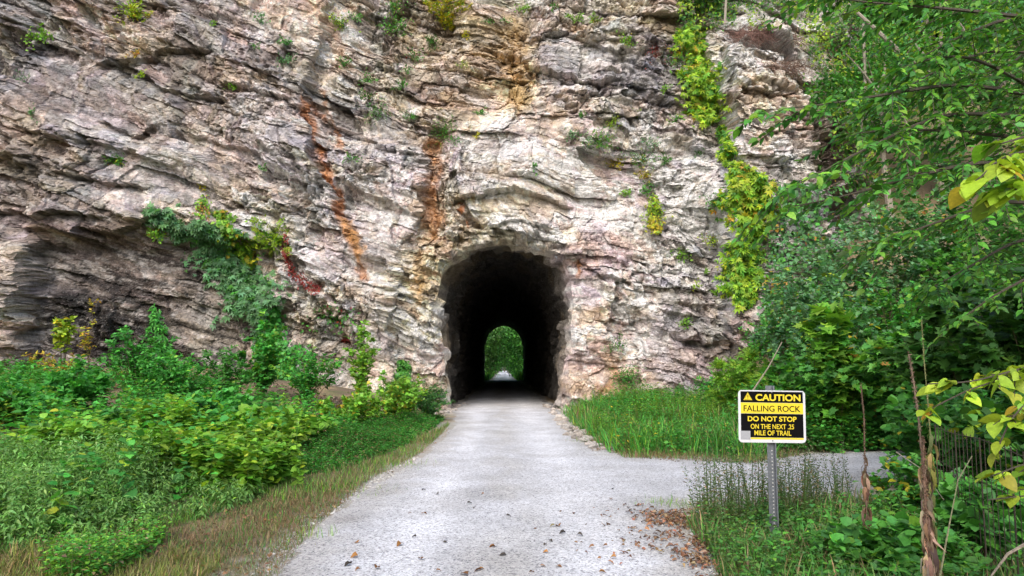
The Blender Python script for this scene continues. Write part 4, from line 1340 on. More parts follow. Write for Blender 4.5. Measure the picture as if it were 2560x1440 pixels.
# ================================================================== plants on the cliff
GREENL = 'small plants rooted in cracks of the cliff'
TUFTS = [  # px, py, size px, colours, template, leaf m, count, label, accents
    (100, 88, 58, G_LIGHT, T_OVAL_S, .10, 80, 'light green leafy tuft high on the grey rock at the upper left corner', None),
    (336, 22, 62, G_YELL, T_OVAL_S, .13, 90, 'tall bright lime green plant hanging from the top edge of the cliff', YELLOW),
    (372, 32, 26, YELLOW, T_OVAL_S, .08, 30, 'yellowing sprig right beside the tall lime green plant', None),
    (343, 140, 26, AUTUMN, T_OVAL_S, .08, 28, 'small yellow and orange sprig above a dark overhang', YELLOW),
    (358, 182, 24, G_YELL, T_OVAL_S, .09, 24, 'small bright green sprig under the dark overhang', None),
    (597, 213, 30, G_LIGHT, T_OVAL_S, .11, 26, 'lone bright green sprig on bare grey rock left of the rust streak', None),
    (288, 390, 44, G_MID, T_LANCE_S, .10, 70, 'feathery green tuft on the pale rock of the left wall', YELLOW),
    (650, 48, 34, G_BLUE, T_OVAL_S, .08, 50, 'grey green tuft near the top edge above two similar tufts', None),
    (718, 100, 30, G_MID, T_OVAL_S, .08, 46, 'green tuft on a ledge, upper one of a close pair', None),
    (716, 145, 38, G_BLUE, T_OVAL_S, .08, 60, 'grey green tuft on a ledge, lower one of a close pair', None),
    (62, 190, 36, G_BLUE, T_LANCE_S, .07, 44, 'dull grey green tuft below the dark stained rock at left edge', None),
    (640, 110, 22, G_MID, T_OVAL_S, .07, 20, None, None),
    (537, 57, 14, G_LIGHT, T_OVAL_S, .08, 12, None, None),
    (510, 460, 16, YELLOW, T_OVAL_S, .08, 16, None, None),
    (985, 62, 62, G_MID, T_OVAL_S, .09, 110, 'spreading green patch on the ledge left of the yellow bush', G_LIGHT),
    (985, 15, 60, G_MID, T_OVAL_S, .09, 90, 'green patch hanging at the top edge left of the yellow bush', G_YELL),
    (1082, 101, 34, G_DARK, T_LANCE_S, .09, 90, 'dense dark green ball shaped plant under the yellow bush', None),
    (1043, 132, 40, G_MID, T_OVAL_S, .08, 60, 'green tuft with reddish stems below the dark ball shaped plant', RED),
    (1168, 88, 26, YELLOW, T_OVAL_S, .07, 30, 'yellow sprig at the foot of the yellow bush', None),
    (850, 55, 50, G_YELL, T_OVAL_S, .10, 70, 'yellow green plant in the gully at the top of the cliff', G_MID),
    (862, 155, 36, G_MID, T_OVAL_S, .08, 50, 'green tuft in the gully below the yellow green plant', None),
    (918, 190, 36, G_MID, T_OVAL_S, .08, 54, 'uppermost of three green tufts stacked along the gully', None),
    (918, 232, 40, G_DARK, T_OVAL_S, .08, 60, 'dark middle tuft of three stacked along the gully', RED),
    (945, 272, 58, G_MID, T_LANCE_S, .08, 110, 'wide green cushion, lowest of three plants along the gully', None),
    (1003, 210, 34, G_MID, T_OVAL_S, .08, 50, 'small round green tuft just right of the gully tufts', None),
    (1022, 288, 34, G_MID, T_LANCE_S, .07, 60, 'round green tuft above the big purple grey block', None),
    (1112, 312, 76, G_MID, T_LANCE_S, .09, 190, 'wide dark olive green cushion above the rust coloured band', G_YELL),
    (1200, 272, 28, G_MID, T_OVAL_S, .08, 34, 'small green sprig in the middle of the cliff above the tunnel', None),
    (1190, 338, 16, YELLOW, T_OVAL_S, .08, 14, 'tiny yellow sprig on pale rock above the tunnel', None),
    (1150, 160, 24, G_YELL, T_OVAL_S, .07, 26, None, None),
    (1495, 338, 66, G_MID, T_LANCE_S, .09, 150, 'wide olive green cushion below the grey slab', G_YELL),
    (1528, 305, 40, G_YELL, T_LANCE_S, .08, 60, 'yellow green tuft behind the wide olive cushion', None),
    (1430, 335, 30, G_BLUE, T_OVAL_S, .07, 44, 'grey green tuft left of the wide olive cushion', None),
    (1565, 97, 36, G_LIGHT, T_OVAL_S, .09, 50, 'bright green plant at the right end of the grey slab', YELLOW),
    (1436, 42, 36, G_LIGHT, T_OVAL_S, .08, 50, 'light green tufts on the ledge above the grey slab', None),
    (1480, 42, 30, G_LIGHT, T_OVAL_S, .08, 40, 'light green tuft at the right end of the ledge above the grey slab', YELLOW),
    (1308, 15, 34, G_LIGHT, T_OVAL_S, .08, 44, 'light green tuft at the top edge over the ochre rubble', None),
    (1270, 48, 20, G_MID, T_OVAL_S, .07, 20, None, None),
    (1215, 52, 20, G_MID, T_OVAL_S, .07, 20, None, None),
    (1597, 388, 62, G_MID, T_LANCE_S, .08, 100, 'long low olive green fringe on a crack right of centre', YELLOW),
    (1660, 395, 34, G_MID, T_LANCE_S, .08, 50, None, None),
    (1620, 355, 40, G_BLUE, T_OVAL_S, .07, 50, 'grey green tuft just above the long low fringe', None),
    (1530, 408, 30, YELLOW, T_OVAL_S, .09, 34, 'drooping yellow sprig, leftmost of the yellow sprigs', None),
    (1605, 437, 34, YELLOW, T_OVAL_S, .09, 40, 'bright yellow sprig on top of a round green tuft', AUTUMN),
    (1615, 468, 38, G_MID, T_OVAL_S, .08, 70, 'round green tuft under the bright yellow sprig', None),
    (1563, 482, 30, G_LIGHT, T_OVAL_S, .08, 44, 'light green tuft left of the round green one', None),
    (1690, 292, 34, G_MID, T_OVAL_S, .08, 44, 'green tuft under the dark grey ledge beside the lime vine', G_YELL),
    (1590, 285, 28, G_YELL, T_OVAL_S, .07, 24, None, None),
    (1668, 222, 22, G_LIGHT, T_OVAL_S, .08, 24, None, None),
    (1697, 632, 40, G_LIGHT, T_OVAL_S, .08, 60, 'bright green tuft on pale rock left of the lower lime vine', None),
    (1712, 800, 34, G_LIGHT, T_OVAL_S, .08, 44, 'light green tuft on brownish rock low on the right side', None),
    (1735, 712, 26, G_YELL, T_OVAL_S, .08, 24, None, None),
    (1785, 495, 50, G_MID, T_OVAL_S, .08, 70, 'mid green tuft on pale ledge left of the big lime vine', None),
    (1780, 590, 50, G_YELL, T_OVAL_S, .08, 60, 'thin yellow green creeper patch left of the lime vine', AUTUMN),
    (1562, 930, 62, G_MID, T_LANCE_S, .09, 170, 'dark green bushy plant at the cliff foot right of the tunnel', None),
    (1548, 850, 50, G_MID, T_LANCE_S, .07, 80, 'wispy green plant above the bushy one at the cliff foot', None),
    (680, 590, 78, G_YELL, T_PINN, .22, 90, 'feathery light green bush on the ledge right of the ivy', G_MID),
    (640, 545, 30, G_YELL, T_OVAL_S, .09, 30, 'small yellow green sprig above the feathery bush', None),
    (830, 765, 86, G_MID, T_OVAL_S, .11, 190, 'bushy green creeper with reddish tips on the bare slab left of the tunnel', RED),
    (868, 845, 30, RED, T_OVAL_S, .09, 44, 'clump of bright red leaves left of the tunnel', None),
    (395, 585, 40, G_LIGHT, T_OVAL_S, .11, 40, 'light green sprig below the left end of the ivy', YELLOW),
    (1690, 140, 60, G_MID, T_LANCE_S, .08, 90, 'dull green tuft in the notch left of the lime vine', RED),
    (1640, 120, 44, RED, T_OVAL_S, .06, 60, 'reddish bramble in the notch beside the grey slab', DRYC),
    (1890, 640, 60, G_MID, T_OVAL_S, .08, 80, 'green tuft right of the lower lime vine', None),
    (890, 35, 34, G_MID, T_OVAL_S, .08, 44, None, None),
    (1010, 175, 26, G_MID, T_OVAL_S, .07, 26, None, None),
    (1130, 345, 36, G_MID, T_LANCE_S, .07, 60, None, None),
    (1330, 408, 20, G_MID, T_OVAL_S, .07, 22, None, None),
    (1450, 283, 24, G_MID, T_OVAL_S, .07, 26, None, None),
    (1740, 375, 28, G_MID, T_OVAL_S, .07, 34, None, None),
    (880, 385, 30, G_MID, T_OVAL_S, .07, 34, None, None),
    (80, 280, 26, G_BLUE, T_OVAL_S, .07, 26, None, None),
    (655, 420, 22, G_MID, T_OVAL_S, .07, 20, None, None),
    (1380, 15, 26, G_MID, T_OVAL_S, .07, 26, None, None)]
for q, (px, py, sz, cols, tm, lf, n, lab, acc) in enumerate(TUFTS):
    tuft('cliff_plant', lab or 'tiny green sprig in a crack of the bare cliff face', 'plant', px, py, sz, cols, tm, lf * 1.3, int(n * 1.5), 400 + q, GREENL if lab else 'tiny sprigs in the cliff cracks', accents=acc, acc=.16)

# ivy and creepers on the rock
vine('ivy', 'dark blue green ivy draped diagonally down the left wall', 'ivy', [(372, 535), (430, 552), (470, 600)], [14, 26, 26], G_BLUE, T_PALM, .21, 1.5, .30, 31)
vine('ivy', 'long curtain of dark ivy running down to the shrubs on the left', 'ivy', [(490, 560), (530, 610), (575, 660), (620, 720), (655, 790), (665, 850), (690, 905)], [24, 50, 62, 62, 48, 34, 26], G_BLUE, T_PALM, .21, 1.35, .35, 32, G_MID, .12)
vine('vine', 'yellow and lime leaved vine over the middle of the ivy curtain', 'vine', [(556, 530), (570, 580), (600, 620), (640, 660)], [11, 20, 34, 24], G_LIGHT, T_ROUND_S, .17, 1.8, .45, 33, YELLOW, .4)
vine('vine', 'small yellow green vine above the ivy', 'vine', [(512, 490), (512, 525), (505, 545)], [9, 14, 20], G_LIGHT, T_OVAL_S, .13, 1.6, .3, 34, AUTUMN, .3)
vine('creeper', 'thin red leaved creeper trailing over the rock right of the ivy', 'creeper', [(712, 585), (716, 640), (735, 680), (770, 715), (800, 725)], [5, 6, 9, 12, 12], RED, T_OVAL_S, .085, 2.2, .10, 35)
vine('vine', 'narrow upright vine of hanging green leaves on the dark stained wall', 'vine', [(392, 772), (395, 810), (410, 850), (420, 900)], [10, 13, 16, 18], G_LUSH, T_LANCE_S, .20, 2.2, .3, 36)
vine('vine', 'lime green vine filling the gully left of the rock pillar', 'vine', [(1716, 78), (1730, 150), (1750, 215), (1768, 280), (1780, 310)], [22, 40, 46, 36, 22], G_VINE + G_MID[:1], T_PALM, .23, 2.3, .6, 37, YELLOW, .05)
vine('vine', 'short narrow lime vine below the gully vine', 'vine', [(1803, 320), (1812, 370), (1822, 410)], [14, 22, 24], G_VINE + G_MID[:1], T_PALM, .21, 2.3, .4, 38, G_MID, .25)
vine('vine', 'big hanging lime and yellow vine at mid height on the right', 'vine', [(1835, 420), (1862, 470), (1875, 530), (1880, 600)], [28, 56, 50, 30], G_VINE + G_MID[:1], T_PALM, .24, 2.5, .7, 39, YELLOW + AUTUMN[:1], .12)
vine('vine', 'bushy lime vine low on the right, above the shrubs', 'vine', [(1862, 620), (1850, 670), (1850, 720), (1862, 765)], [30, 52, 50, 26], G_VINE + G_MID[:1], T_PALM, .24, 2.4, .7, 40, G_LIGHT, .15)
vine('vine', 'narrow yellow vine hanging on pale rock above the tunnel shoulder', 'vine', [(1632, 492), (1634, 540), (1636, 585)], [22, 20, 12], G_YELL, T_OVAL_S, .14, 2.0, .3, 41, YELLOW, .4)
vine('vine', 'broad leaved green vine climbing from the shrubs at the cliff foot', 'vine', [(690, 770), (680, 840), (700, 900), (720, 960)], [14, 26, 44, 44], G_LUSH, T_ROUND_S, .17, 1.6, .5, 42, G_LIGHT, .2)
vine('vine', 'leafy vine clinging to the rock corner left of the tunnel mouth', 'vine', [(1012, 905), (1008, 960), (1000, 1010)], [20, 30, 40], G_MID, T_ROUND_S, .13, 2.2, .35, 43, G_LIGHT, .3)

# the yellow bush at the top of the cliff and the dry brush on the pillar
b = rock_at(1120, 85)
shrub('yellow_bush', 'bright yellow leaved bush overhanging the top of the cliff', 'bush', b + np.array([0, -.05, 0]), 1.9, 1.15, [(.52, .42, .03), (.40, .38, .03), (.30, .36, .03)], T_OVAL_S, .14, 26, 12, 8, 50, accents=G_LIGHT, acc=.2, low=.05, lean=(-.1, -.5))


def brush(name, label, px, py, r, n, seed, colr):
    rng = rngs(seed)
    p = rock_at(px, py) + np.array([0, -.1, 0])
    m = Mesh()
    for k in range(n):
        a = rng.normal(0, 1, 3) * np.array([1.3, .5, .6]) + np.array([.0, -.3, .25])
        s = p + np.array([rng.normal(0, r * .6), rng.normal(0, .2), rng.normal(0, .12)])
        t = np.linspace(0, 1, 5)[:, None]
        q = s + t * unit(a) * r * (.4 + .7 * rng.random()) + np.array([0, 0, -1]) * t * t * r * .35 + rng.normal(0, .03, (5, 3))
        m.tube(q, .009 * (1.2 - t[:, 0]), 3, np.array(colr) * (.7 + .6 * rng.random()), False)
    o = m.build(name, M_BARK)
    tag(o, label, 'brush')


brush('dry_brush', 'tangle of dry reddish brown twigs on top of the rock pillar', 1880, 92, 1.0, 420, 51, (.22, .13, .11))
brush('dry_brush', 'grey brown twigs along the top edge right of the reddish tangle on the pillar', 1945, 100, .9, 320, 53, (.21, .14, .12))
brush('dry_brush', 'dry brown twigs hanging down the right shoulder of the rock pillar', 1965, 170, .8, 240, 52, (.20, .13, .10))

# hillside growth behind and right of the pillar, one mass of leaves over the rock
def rock_cover(name, polys, n, cols, tmpl, leaf, thick, seed, accents, acc):
    rng = rngs(seed)
    L = Leaves()
    for poly in polys:
        pt = scatter(poly, n, seed)
        k = vnoise(pt[:, 0] / 45, pt[:, 1] / 45, seed) * .7 + vnoise(pt[:, 0] / 14, pt[:, 1] / 14, seed + 1) * .3 > .36
        pt = pt[k]; m = len(pt)
        p = rock_at(pt[:, 0], pt[:, 1])
        lump = vnoise(pt[:, 0] / 30, pt[:, 1] / 30, seed + 2)
        pos = p + np.stack([rng.normal(0, .1, m), -thick * lump * rng.random(m) - .03, rng.normal(0, .12, m)], 1)
        dr = unit(np.stack([rng.normal(0, .7, m), -np.abs(rng.normal(.4, .3, m)), -.5 + rng.normal(0, .5, m)], 1))
        nor = unit(np.array([0, -.7, .7]) + .5 * rng.standard_normal((m, 3)))
        col = jit_col(rng, m, cols) * (.7 + .6 * vnoise(pt[:, 0] / 60, pt[:, 1] / 60, seed + 4))[:, None]
        a = (vnoise(pt[:, 0] / 26, pt[:, 1] / 26, seed + 6) > 1 - acc)
        col[a] = jit_col(rng, a.sum(), accents)
        L.add(tmpl, pos, dr, nor, leaf * (.6 + .7 * rng.random(m)), col)
    return tag(L.build(name, M_LEAF), kind='stuff')


rock_cover('hillside_undergrowth', [[(1700, -60), (2600, -60), (2600, 470), (2140, 470), (2090, 420), (2065, 330), (2045, 180), (1990, 95), (1820, 60), (1740, 80), (1690, 60)]], 26000, G_MID + G_DARK + G_YELL[:1], T_OVAL_S, .16, 1.0, 61, G_YELL, .30)
rock_cover('hillside_undergrowth', [[(1930, 470), (2600, 440), (2600, 1000), (1960, 1000), (1900, 800)]], 12000, G_BLUE + G_MID, T_ROUND_S, .18, 1.2, 63, AUTUMN, .16)
rock_cover('hillside_brush', [[(2050, 120), (2500, 120), (2500, 520), (2100, 520), (2070, 400)]], 4500, DRYC + STRAW, T_LANCE_S, .17, .4, 62, AUTUMN, .2)
# ================================================================== trees on the hillside
HT = [(1745, 33.0, 5, .10, G_DARK, 'slim dark tree on the cliff top behind the lime gully vine'), (2060, 31.5, 8, .12, G_MID, 'slender tree with hanging leaves just behind the rock pillar'),
      (2190, 30.0, 9, .14, G_MID, 'pale barked tree on the slope right of the rock pillar'), (2330, 31.0, 11, .16, G_LIGHT, 'light green tree high on the wooded slope'),
      (2460, 29.0, 10, .16, G_MID, 'bushy tree on the slope behind the overhanging branches'), (2580, 27.0, 10, .16, G_DARK, 'dark tree at the right edge of the wooded slope'),
      (1880, 36.0, 6, .12, G_DARK, 'dark bushy tree above and behind the rock pillar'), (2010, 37.0, 8, .12, G_YELL, 'yellow green tree above the rock pillar'), (2720, 31.0, 12, .2, G_MID, 'tall tree beyond the right edge of the slope'), (2230, 44.0, 14, .2, G_DARK, 'dark tree on the skyline of the slope behind the pale barked tree'), (2420, 43.0, 14, .2, G_DARK, 'dark tree on the skyline near the right edge'), (2170, 41.0, 13, .2, G_MID, 'broad low crowned tree on the skyline left of the other skyline trees'), (2300, 39.0, 12, .2, G_MID, 'mid green tree high on the slope between two dark skyline trees')]
for q, (px, Y, h, tr, cols, lab) in enumerate(HT):
    b = gpt(px, 0, Y)
    if px in (1745, 1880, 2010):
        b = rock_at(px, 30 if px != 1745 else 45) + np.array([0, 1.2, -.4])
    spray_tree('hillside_tree', lab, 'tree', b, h, b + np.array([0, -.4, h * (.62 if Y < 38 else .24)]), (h * .26, h * .24, h * (.40 if Y < 38 else .34)), cols, T_OVAL_S, .22 if Y < 38 else .34, 46 if Y < 38 else 70, 70 if Y < 38 else 110, 70 + q, tr, 'trees on the wooded slope', (.30, .27, .23), G_YELL, .08, 9, 1.0)

# ================================================================== the wood beyond the tunnel
FT = [(-4.6, 97, 9, G_DARK), (4.7, 98, 9, G_MID), (-4.2, 106, 10, G_MID), (4.4, 108, 10, G_MID), (-5, 118, 11, G_DARK), (5, 120, 12, G_LUSH), (-4.2, 134, 12, G_MID), (4.2, 138, 12, G_MID),
      (-4.5, 156, 13, G_DARK), (4.5, 160, 13, G_MID), (-1.5, 215, 15, G_DARK), (2.5, 220, 15, G_DARK), (-6.5, 205, 15, G_MID), (7, 205, 15, G_MID), (0.8, 245, 22, G_DARK), (-10, 240, 22, G_DARK), (11, 240, 22, G_DARK)]
for q, (x, y, h, cols) in enumerate(FT):
    b = np.array([x, y, float(ground_z(x, y))])
    lean = -np.sign(x) * (2.4 if y < 180 else 0)
    spray_tree('trailside_tree', 'leafy green tree lining the trail beyond the far end of the tunnel', 'tree', b, h, (x + lean * .6, y, h * .54), (3.7, 3.2, h * .52), cols, T_OVAL_S, .42, 90, 50, 700 + q, .16, 'trees beyond the tunnel', (.09, .075, .055), None, 0, 6, 1.5)
_g = rngs(5)
_pts = np.concatenate([np.stack([_g.uniform(1.7, 3.4, 2600), _g.uniform(90, 150, 2600)], 1), np.stack([_g.uniform(-3.4, -1.7, 2600), _g.uniform(90, 150, 2600)], 1)])
grass('far_verge_grass', _pts, 1.0, G_LIGHT + G_LUSH, 6, .5, 3.0)

# ================================================================== left bank
def GP(pts):
    return [tuple(on_ground(x, y)[:2]) for x, y in pts]


WEED = GP([(-420, 1500), (-60, 1412), (200, 1362), (350, 1335), (520, 1285), (640, 1228), (715, 1192), (705, 1150), (500, 1158), (200, 1182), (-200, 1205), (-500, 1240)])
def patchy(pts, seed, lo, hi, sc=.55):
    k = vnoise(pts[:, 0] * sc, pts[:, 1] * sc, seed) * .7 + vnoise(pts[:, 0] * sc * 3, pts[:, 1] * sc * 3, seed + 1) * .3
    return pts[(k >= lo) & (k < hi)]


NET = [(.16, .33, .08), (.12, .27, .07), (.20, .38, .11)]
_w = scatter(WEED, 4300, 81)
_bk = _w[:, 1] + .12 * _w[:, 0] > 8.9
_w = _w + rngs(4).normal(0, .16, _w.shape)
_f = np.concatenate([_w[~_bk], patchy(_w[_bk], 8, 0, .5)])
_f = _f[rngs(6).random(len(_f)) < .35 + .65 * sstep(.25, .55, vnoise(_f[:, 0] * 1.1, _f[:, 1] * 1.1, 12))]
weeds('nettle_bed', _f, .52 * (.35 + .65 * sstep(-.15, 1.3, -poly_sdf(_f[:, 0], _f[:, 1], WEED))), NET, T_LANCE, .088, 82, 8, 4, .55, .05, .22, .5, G_LIGHT, .05)
weeds('nettle_bed', patchy(_w[_bk], 8, .52, 1), .60, G_LIGHT, T_ROUND, .14, 182, 7, 4, .35, .07, .35, .5, G_YELL, .12)
weeds('nettle_bed', scatter(WEED, 60, 181), .75, G_LUSH, T_ROUND, .14, 183, 6, 3, .3, .07, .3, .5, G_YELL, .15)
BANK = [(-17, 11.5), (-9, 11.0), (-5.2, 11.6), (-3.4, 13.2), (-3.0, 15), (-3.4, 18), (-5.5, 20.0), (-9, 21.5), (-18, 21.0)]
_w = scatter(BANK, 1700, 83)
weeds('bank_undergrowth', patchy(_w, 18, 0, .45, .4), .58, G_LUSH, T_ROUND_S, .135, 84, 7, 4, .25, .10, .45, .45, G_LIGHT, .12)
weeds('bank_undergrowth', patchy(_w, 18, .505, .59, .4), .50, G_LIGHT + G_YELL[:1], T_OVAL_S, .15, 185, 6, 4, .25, .10, .45, .45, YELLOW, .06)
weeds('bank_undergrowth', patchy(_w, 18, .63, 1, .4), .70, G_MID, T_LOBED, .17, 186, 6, 3, .3, .10, .45, .45, G_LIGHT, .10)
weeds('bank_undergrowth', scatter([(-16, 20.5), (-9, 20.5), (-9, 23.4), (-15, 22.6)], 170, 85), .5, G_LUSH, T_ROUND_S, .13, 86, 6, 4, .25, .10, .35, .45, AUTUMN, .06)
EDGE = GP([(720, 1195), (860, 1175), (960, 1140), (1050, 1095), (1110, 1050), (1080, 1040), (960, 1060), (800, 1085), (700, 1120)])
_e = scatter(EDGE, 1700, 87)
weeds('trail_edge_weeds', _e, .36 * (.3 + .7 * sstep(0, .9, -poly_sdf(_e[:, 0], _e[:, 1], EDGE))), G_MID + G_LUSH, T_LANCE_S, .085, 88, 8, 3, .2, .05, .4, .5, STRAW, .10)
grass('trail_edge_grass', scatter(GP([(640, 1240), (760, 1195), (900, 1165), (1000, 1125), (1090, 1075), (1125, 1060), (1105, 1085), (1050, 1135), (960, 1185), (860, 1235), (700, 1262)]), 6200, 89), .13, G_MID + STRAW + [(.18, .12, .07)], 90, .9, 1.2, G_LIGHT, .15)
grass('dry_verge_grass', scatter(GP([(-150, 1500), (-60, 1440), (200, 1385), (360, 1352), (520, 1305), (650, 1248), (760, 1215), (930, 1195), (860, 1260), (770, 1335), (700, 1440), (680, 1500)]), 24000, 91), .075, STRAW + [(.17, .11, .065), (.20, .13, .09), (.10, .13, .035)], 92, 1.6, 1.3, G_MID, .22, M_GRASS)
grass('nettle_edge_grass', scatter(GP([(-300, 1500), (-40, 1425), (200, 1378), (360, 1350), (520, 1300), (650, 1240), (760, 1205), (700, 1185), (630, 1220), (520, 1275), (350, 1325), (200, 1352), (-40, 1400), (-300, 1470)]), 6500, 191), .11, STRAW + G_MID + G_MID + [(.18, .12, .07)], 192, 1.1, 1.1, G_LIGHT, .15)
grass('green_verge_grass', patchy(scatter(GP([(-500, 1600), (-100, 1440), (120, 1400), (380, 1375), (560, 1400), (420, 1560)]), 9000, 93), 93, .38, 1, 1.2), .15, [(.17, .22, .05), (.22, .24, .06), (.14, .2, .05)], 94, 1.0, 1.1, STRAW, .3)

LS = [  # px, Y, h, rad, colours, template, leaf, branches, label, accents, fraction
    (395, 19.5, 2.3, .95, G_LUSH, T_OVAL_S, .13, 26, 'tall green shrub in front of the dark stained wall', G_MID, .1),
    (500, 19.0, 1.8, 1.0, G_LUSH, T_OVAL_S, .13, 24, 'rounded green shrub right of the tall shrub by the dark wall', G_LIGHT, .1),
    (600, 20.5, 1.7, .9, G_MID, T_OVAL_S, .12, 20, 'green shrub at the foot of the pale slab below the ivy', None, 0),
    (690, 21.5, 2.9, .7, G_LUSH, T_ROUND_S, .17, 18, 'tall broad leaved shrub at the bottom of the ivy curtain', G_LIGHT, .15),
    (800, 21.0, 2.2, .9, G_LUSH, T_OVAL_S, .13, 24, 'leafy green shrub between the ivy and the tunnel', G_LIGHT, .15),
    (925, 21.5, 3.0, .8, G_LIGHT, T_OVAL_S, .15, 13, 'slender light green sapling against the slab left of the tunnel', G_YELL, .1),
    (985, 19.5, 1.7, .8, G_LIGHT, T_ROUND_S, .11, 20, 'yellow green bush on the trail edge left of the tunnel', YELLOW, .12),
    (900, 17.5, 1.2, .9, G_LIGHT, T_ROUND_S, .12, 20, 'light green bush on the bank at the trail bend', YELLOW, .08),
    (250, 17.0, 1.3, .9, G_LUSH, T_ROUND_S, .14, 24, 'bright green leafy bush in the middle of the left bank', None, 0),
    (90, 15.5, 1.0, 1.0, G_LUSH, T_ROUND_S, .15, 24, 'broad green bush on the left bank near the frame edge', None, 0),
    (-60, 14.0, 1.2, 1.0, G_MID, T_ROUND_S, .16, 24, 'dark green bush cut by the left edge of the frame', None, 0),
    (560, 15.0, 1.1, 1.0, G_LUSH, T_ROUND_S, .14, 26, 'dense green bush on the bank above the nettles', G_LIGHT, .08),
    (420, 13.2, .9, .9, G_MID, T_ROUND_S, .15, 22, 'dark green bush right behind the nettle bed', None, 0),
    (690, 13.5, .75, .75, G_LIGHT, T_ROUND, .19, 16, 'low plant with very large light green leaves on the bank', G_YELL, .1),
    (760, 14.2, .7, .7, G_LIGHT, T_ROUND, .17, 14, 'second large leaved light green plant nearer the trail', None, 0),
    (230, 9.6, .85, .5, G_LIGHT, T_ROUND, .15, 12, 'low plant with large pale green leaves rising out of the nettles', None, 0),
    (1085, 22.5, 1.35, .8, [(.06, .20, .06), (.09, .24, .07)], T_LANCE_S, .10, 34, 'feathery blue green bush against the left side of the tunnel mouth', G_LIGHT, .06),
    (1035, 21.5, 1.6, .7, G_LIGHT, T_OVAL_S, .10, 22, 'small bright bush just left of the feathery one', YELLOW, .1)]
for q, (px, Y, h, r, cols, tm, lf, nb, lab, acc, fr) in enumerate(LS):
    shrub('shrub', lab, 'shrub', gpt(px, 0, Y), h * .9, r, cols, tm, lf * 1.1, nb, 11, 8, 120 + q, 'shrubs on the left bank', accents=acc, acc=fr)
shrub('sapling', 'yellow green sapling with drooping leaves in front of the dark wall', 'sapling', gpt(218, 0, 21.6), 2.2, .35, G_YELL, T_OVAL, .20, 7, 8, 6, 150, 'saplings by the dark wall', accents=YELLOW, acc=.2, low=.55)
shrub('sapling', 'thin sapling with a few yellow orange leaves right of the yellow green one', 'sapling', gpt(280, 0, 21.8), 2.3, .3, YELLOW, T_OVAL_S, .13, 5, 6, 6, 151, 'saplings by the dark wall', accents=AUTUMN, acc=.4, low=.5)
shrub('sapling', 'straggly orange tinted sapling left of the yellow green one', 'sapling', gpt(165, 0, 21.2), 1.2, .4, YELLOW, T_OVAL_S, .13, 6, 6, 5, 152, 'saplings by the dark wall', accents=AUTUMN, acc=.6, low=.3)
shrub('sapling', 'low straggly plant with orange leaves under the yellow green sapling', 'sapling', gpt(235, 0, 20.5), .9, .6, AUTUMN, T_OVAL_S, .13, 9, 6, 5, 153, 'saplings by the dark wall', accents=G_YELL, acc=.5, low=.3)

# ================================================================== right-hand side
MEADOW = GP([(1425, 1055), (1450, 1075), (1500, 1112), (1560, 1137), (1700, 1140), (1874, 1150), (1990, 1132), (2120, 1120)]) + [(8, 19), (6.5, 24), (3.2, 26.6), (2.2, 25)]
_md = scatter(MEADOW, 17000, 95); _md = _md + rngs(3).normal(0, .22, _md.shape); _md = _md[trail_sdf(_md[:, 0], _md[:, 1]) > -.05]
grass('meadow_grass', patchy(_md, 41, .33, 1, .5), .42, G_LUSH + G_LIGHT[:1] + G_MID, 96, .9, 1.0, STRAW + G_YELL, .16)
weeds('meadow_weeds', patchy(scatter(MEADOW, 1900, 97), 43, .5, 1, .6), .60, G_LUSH + G_MID, T_OVAL_S, .10, 98, 9, 3, .2, .05, .4, .5, YELLOW, .03)
weeds('meadow_weeds', patchy(scatter(MEADOW, 1500, 297), 44, .55, 1, .7), .50, G_LIGHT + [(.16, .26, .09)], T_LANCE_S, .09, 298, 10, 3, .1, .04, .45, .6, YELLOW, .06)
grass('meadow_straw', patchy(scatter(MEADOW, 5000, 299), 45, .5, 1, .6), .45, STRAW + [(.2, .22, .1)], 299, .8, .7)
grass('meadow_edge_grass', scatter(GP([(1425, 1068), (1500, 1118), (1560, 1146), (1700, 1152), (1874, 1162), (2000, 1140), (1990, 1128), (1874, 1145), (1700, 1136), (1560, 1132), (1440, 1058)]), 4200, 99), .14, STRAW + [(.19, .12, .07), (.12, .15, .04)], 100, 1.2, 1.2, G_MID, .25)
ISLE = GP([(1712, 1318), (1770, 1300), (1850, 1290), (2010, 1285), (2160, 1270), (2300, 1270), (2700, 1300), (2900, 1700), (1850, 1700), (1800, 1440), (1770, 1380)])
weeds('tall_trailside_weeds', scatter(GP([(1720, 1305), (1790, 1275), (1900, 1260), (2130, 1255), (2140, 1310), (1900, 1350), (1750, 1350)]), 230, 101), .62, [(.09, .15, .06), (.11, .17, .07)], T_LANCE_S, .05, 102, 14, 2, .0, .03, .45, 1.0, STRAW, .2)
weeds('trailside_undergrowth', patchy(scatter(ISLE, 2000, 103), 31, .38, 1, 1.1), .20, G_MID + [(.10, .22, .07), (.14, .2, .06)], T_OVAL, .055, 104, 4, 4, .2, .05, .5, .4, G_LIGHT, .08)
weeds('trailside_undergrowth', scatter(GP([(1830, 1330), (2200, 1280), (2800, 1320), (3000, 1700), (1860, 1600), (1850, 1400), (1960, 1350)]), 430, 105), .27, G_MID + [(.09, .2, .06)], T_OVAL, .088, 106, 5, 4, .2, .06, .5, .4, G_LIGHT, .06)
grass('trailside_grass', scatter(ISLE, 11000, 107), .26, G_MID + [(.16, .17, .07), (.13, .18, .06)], 108, .8, 1.0, STRAW, .25)

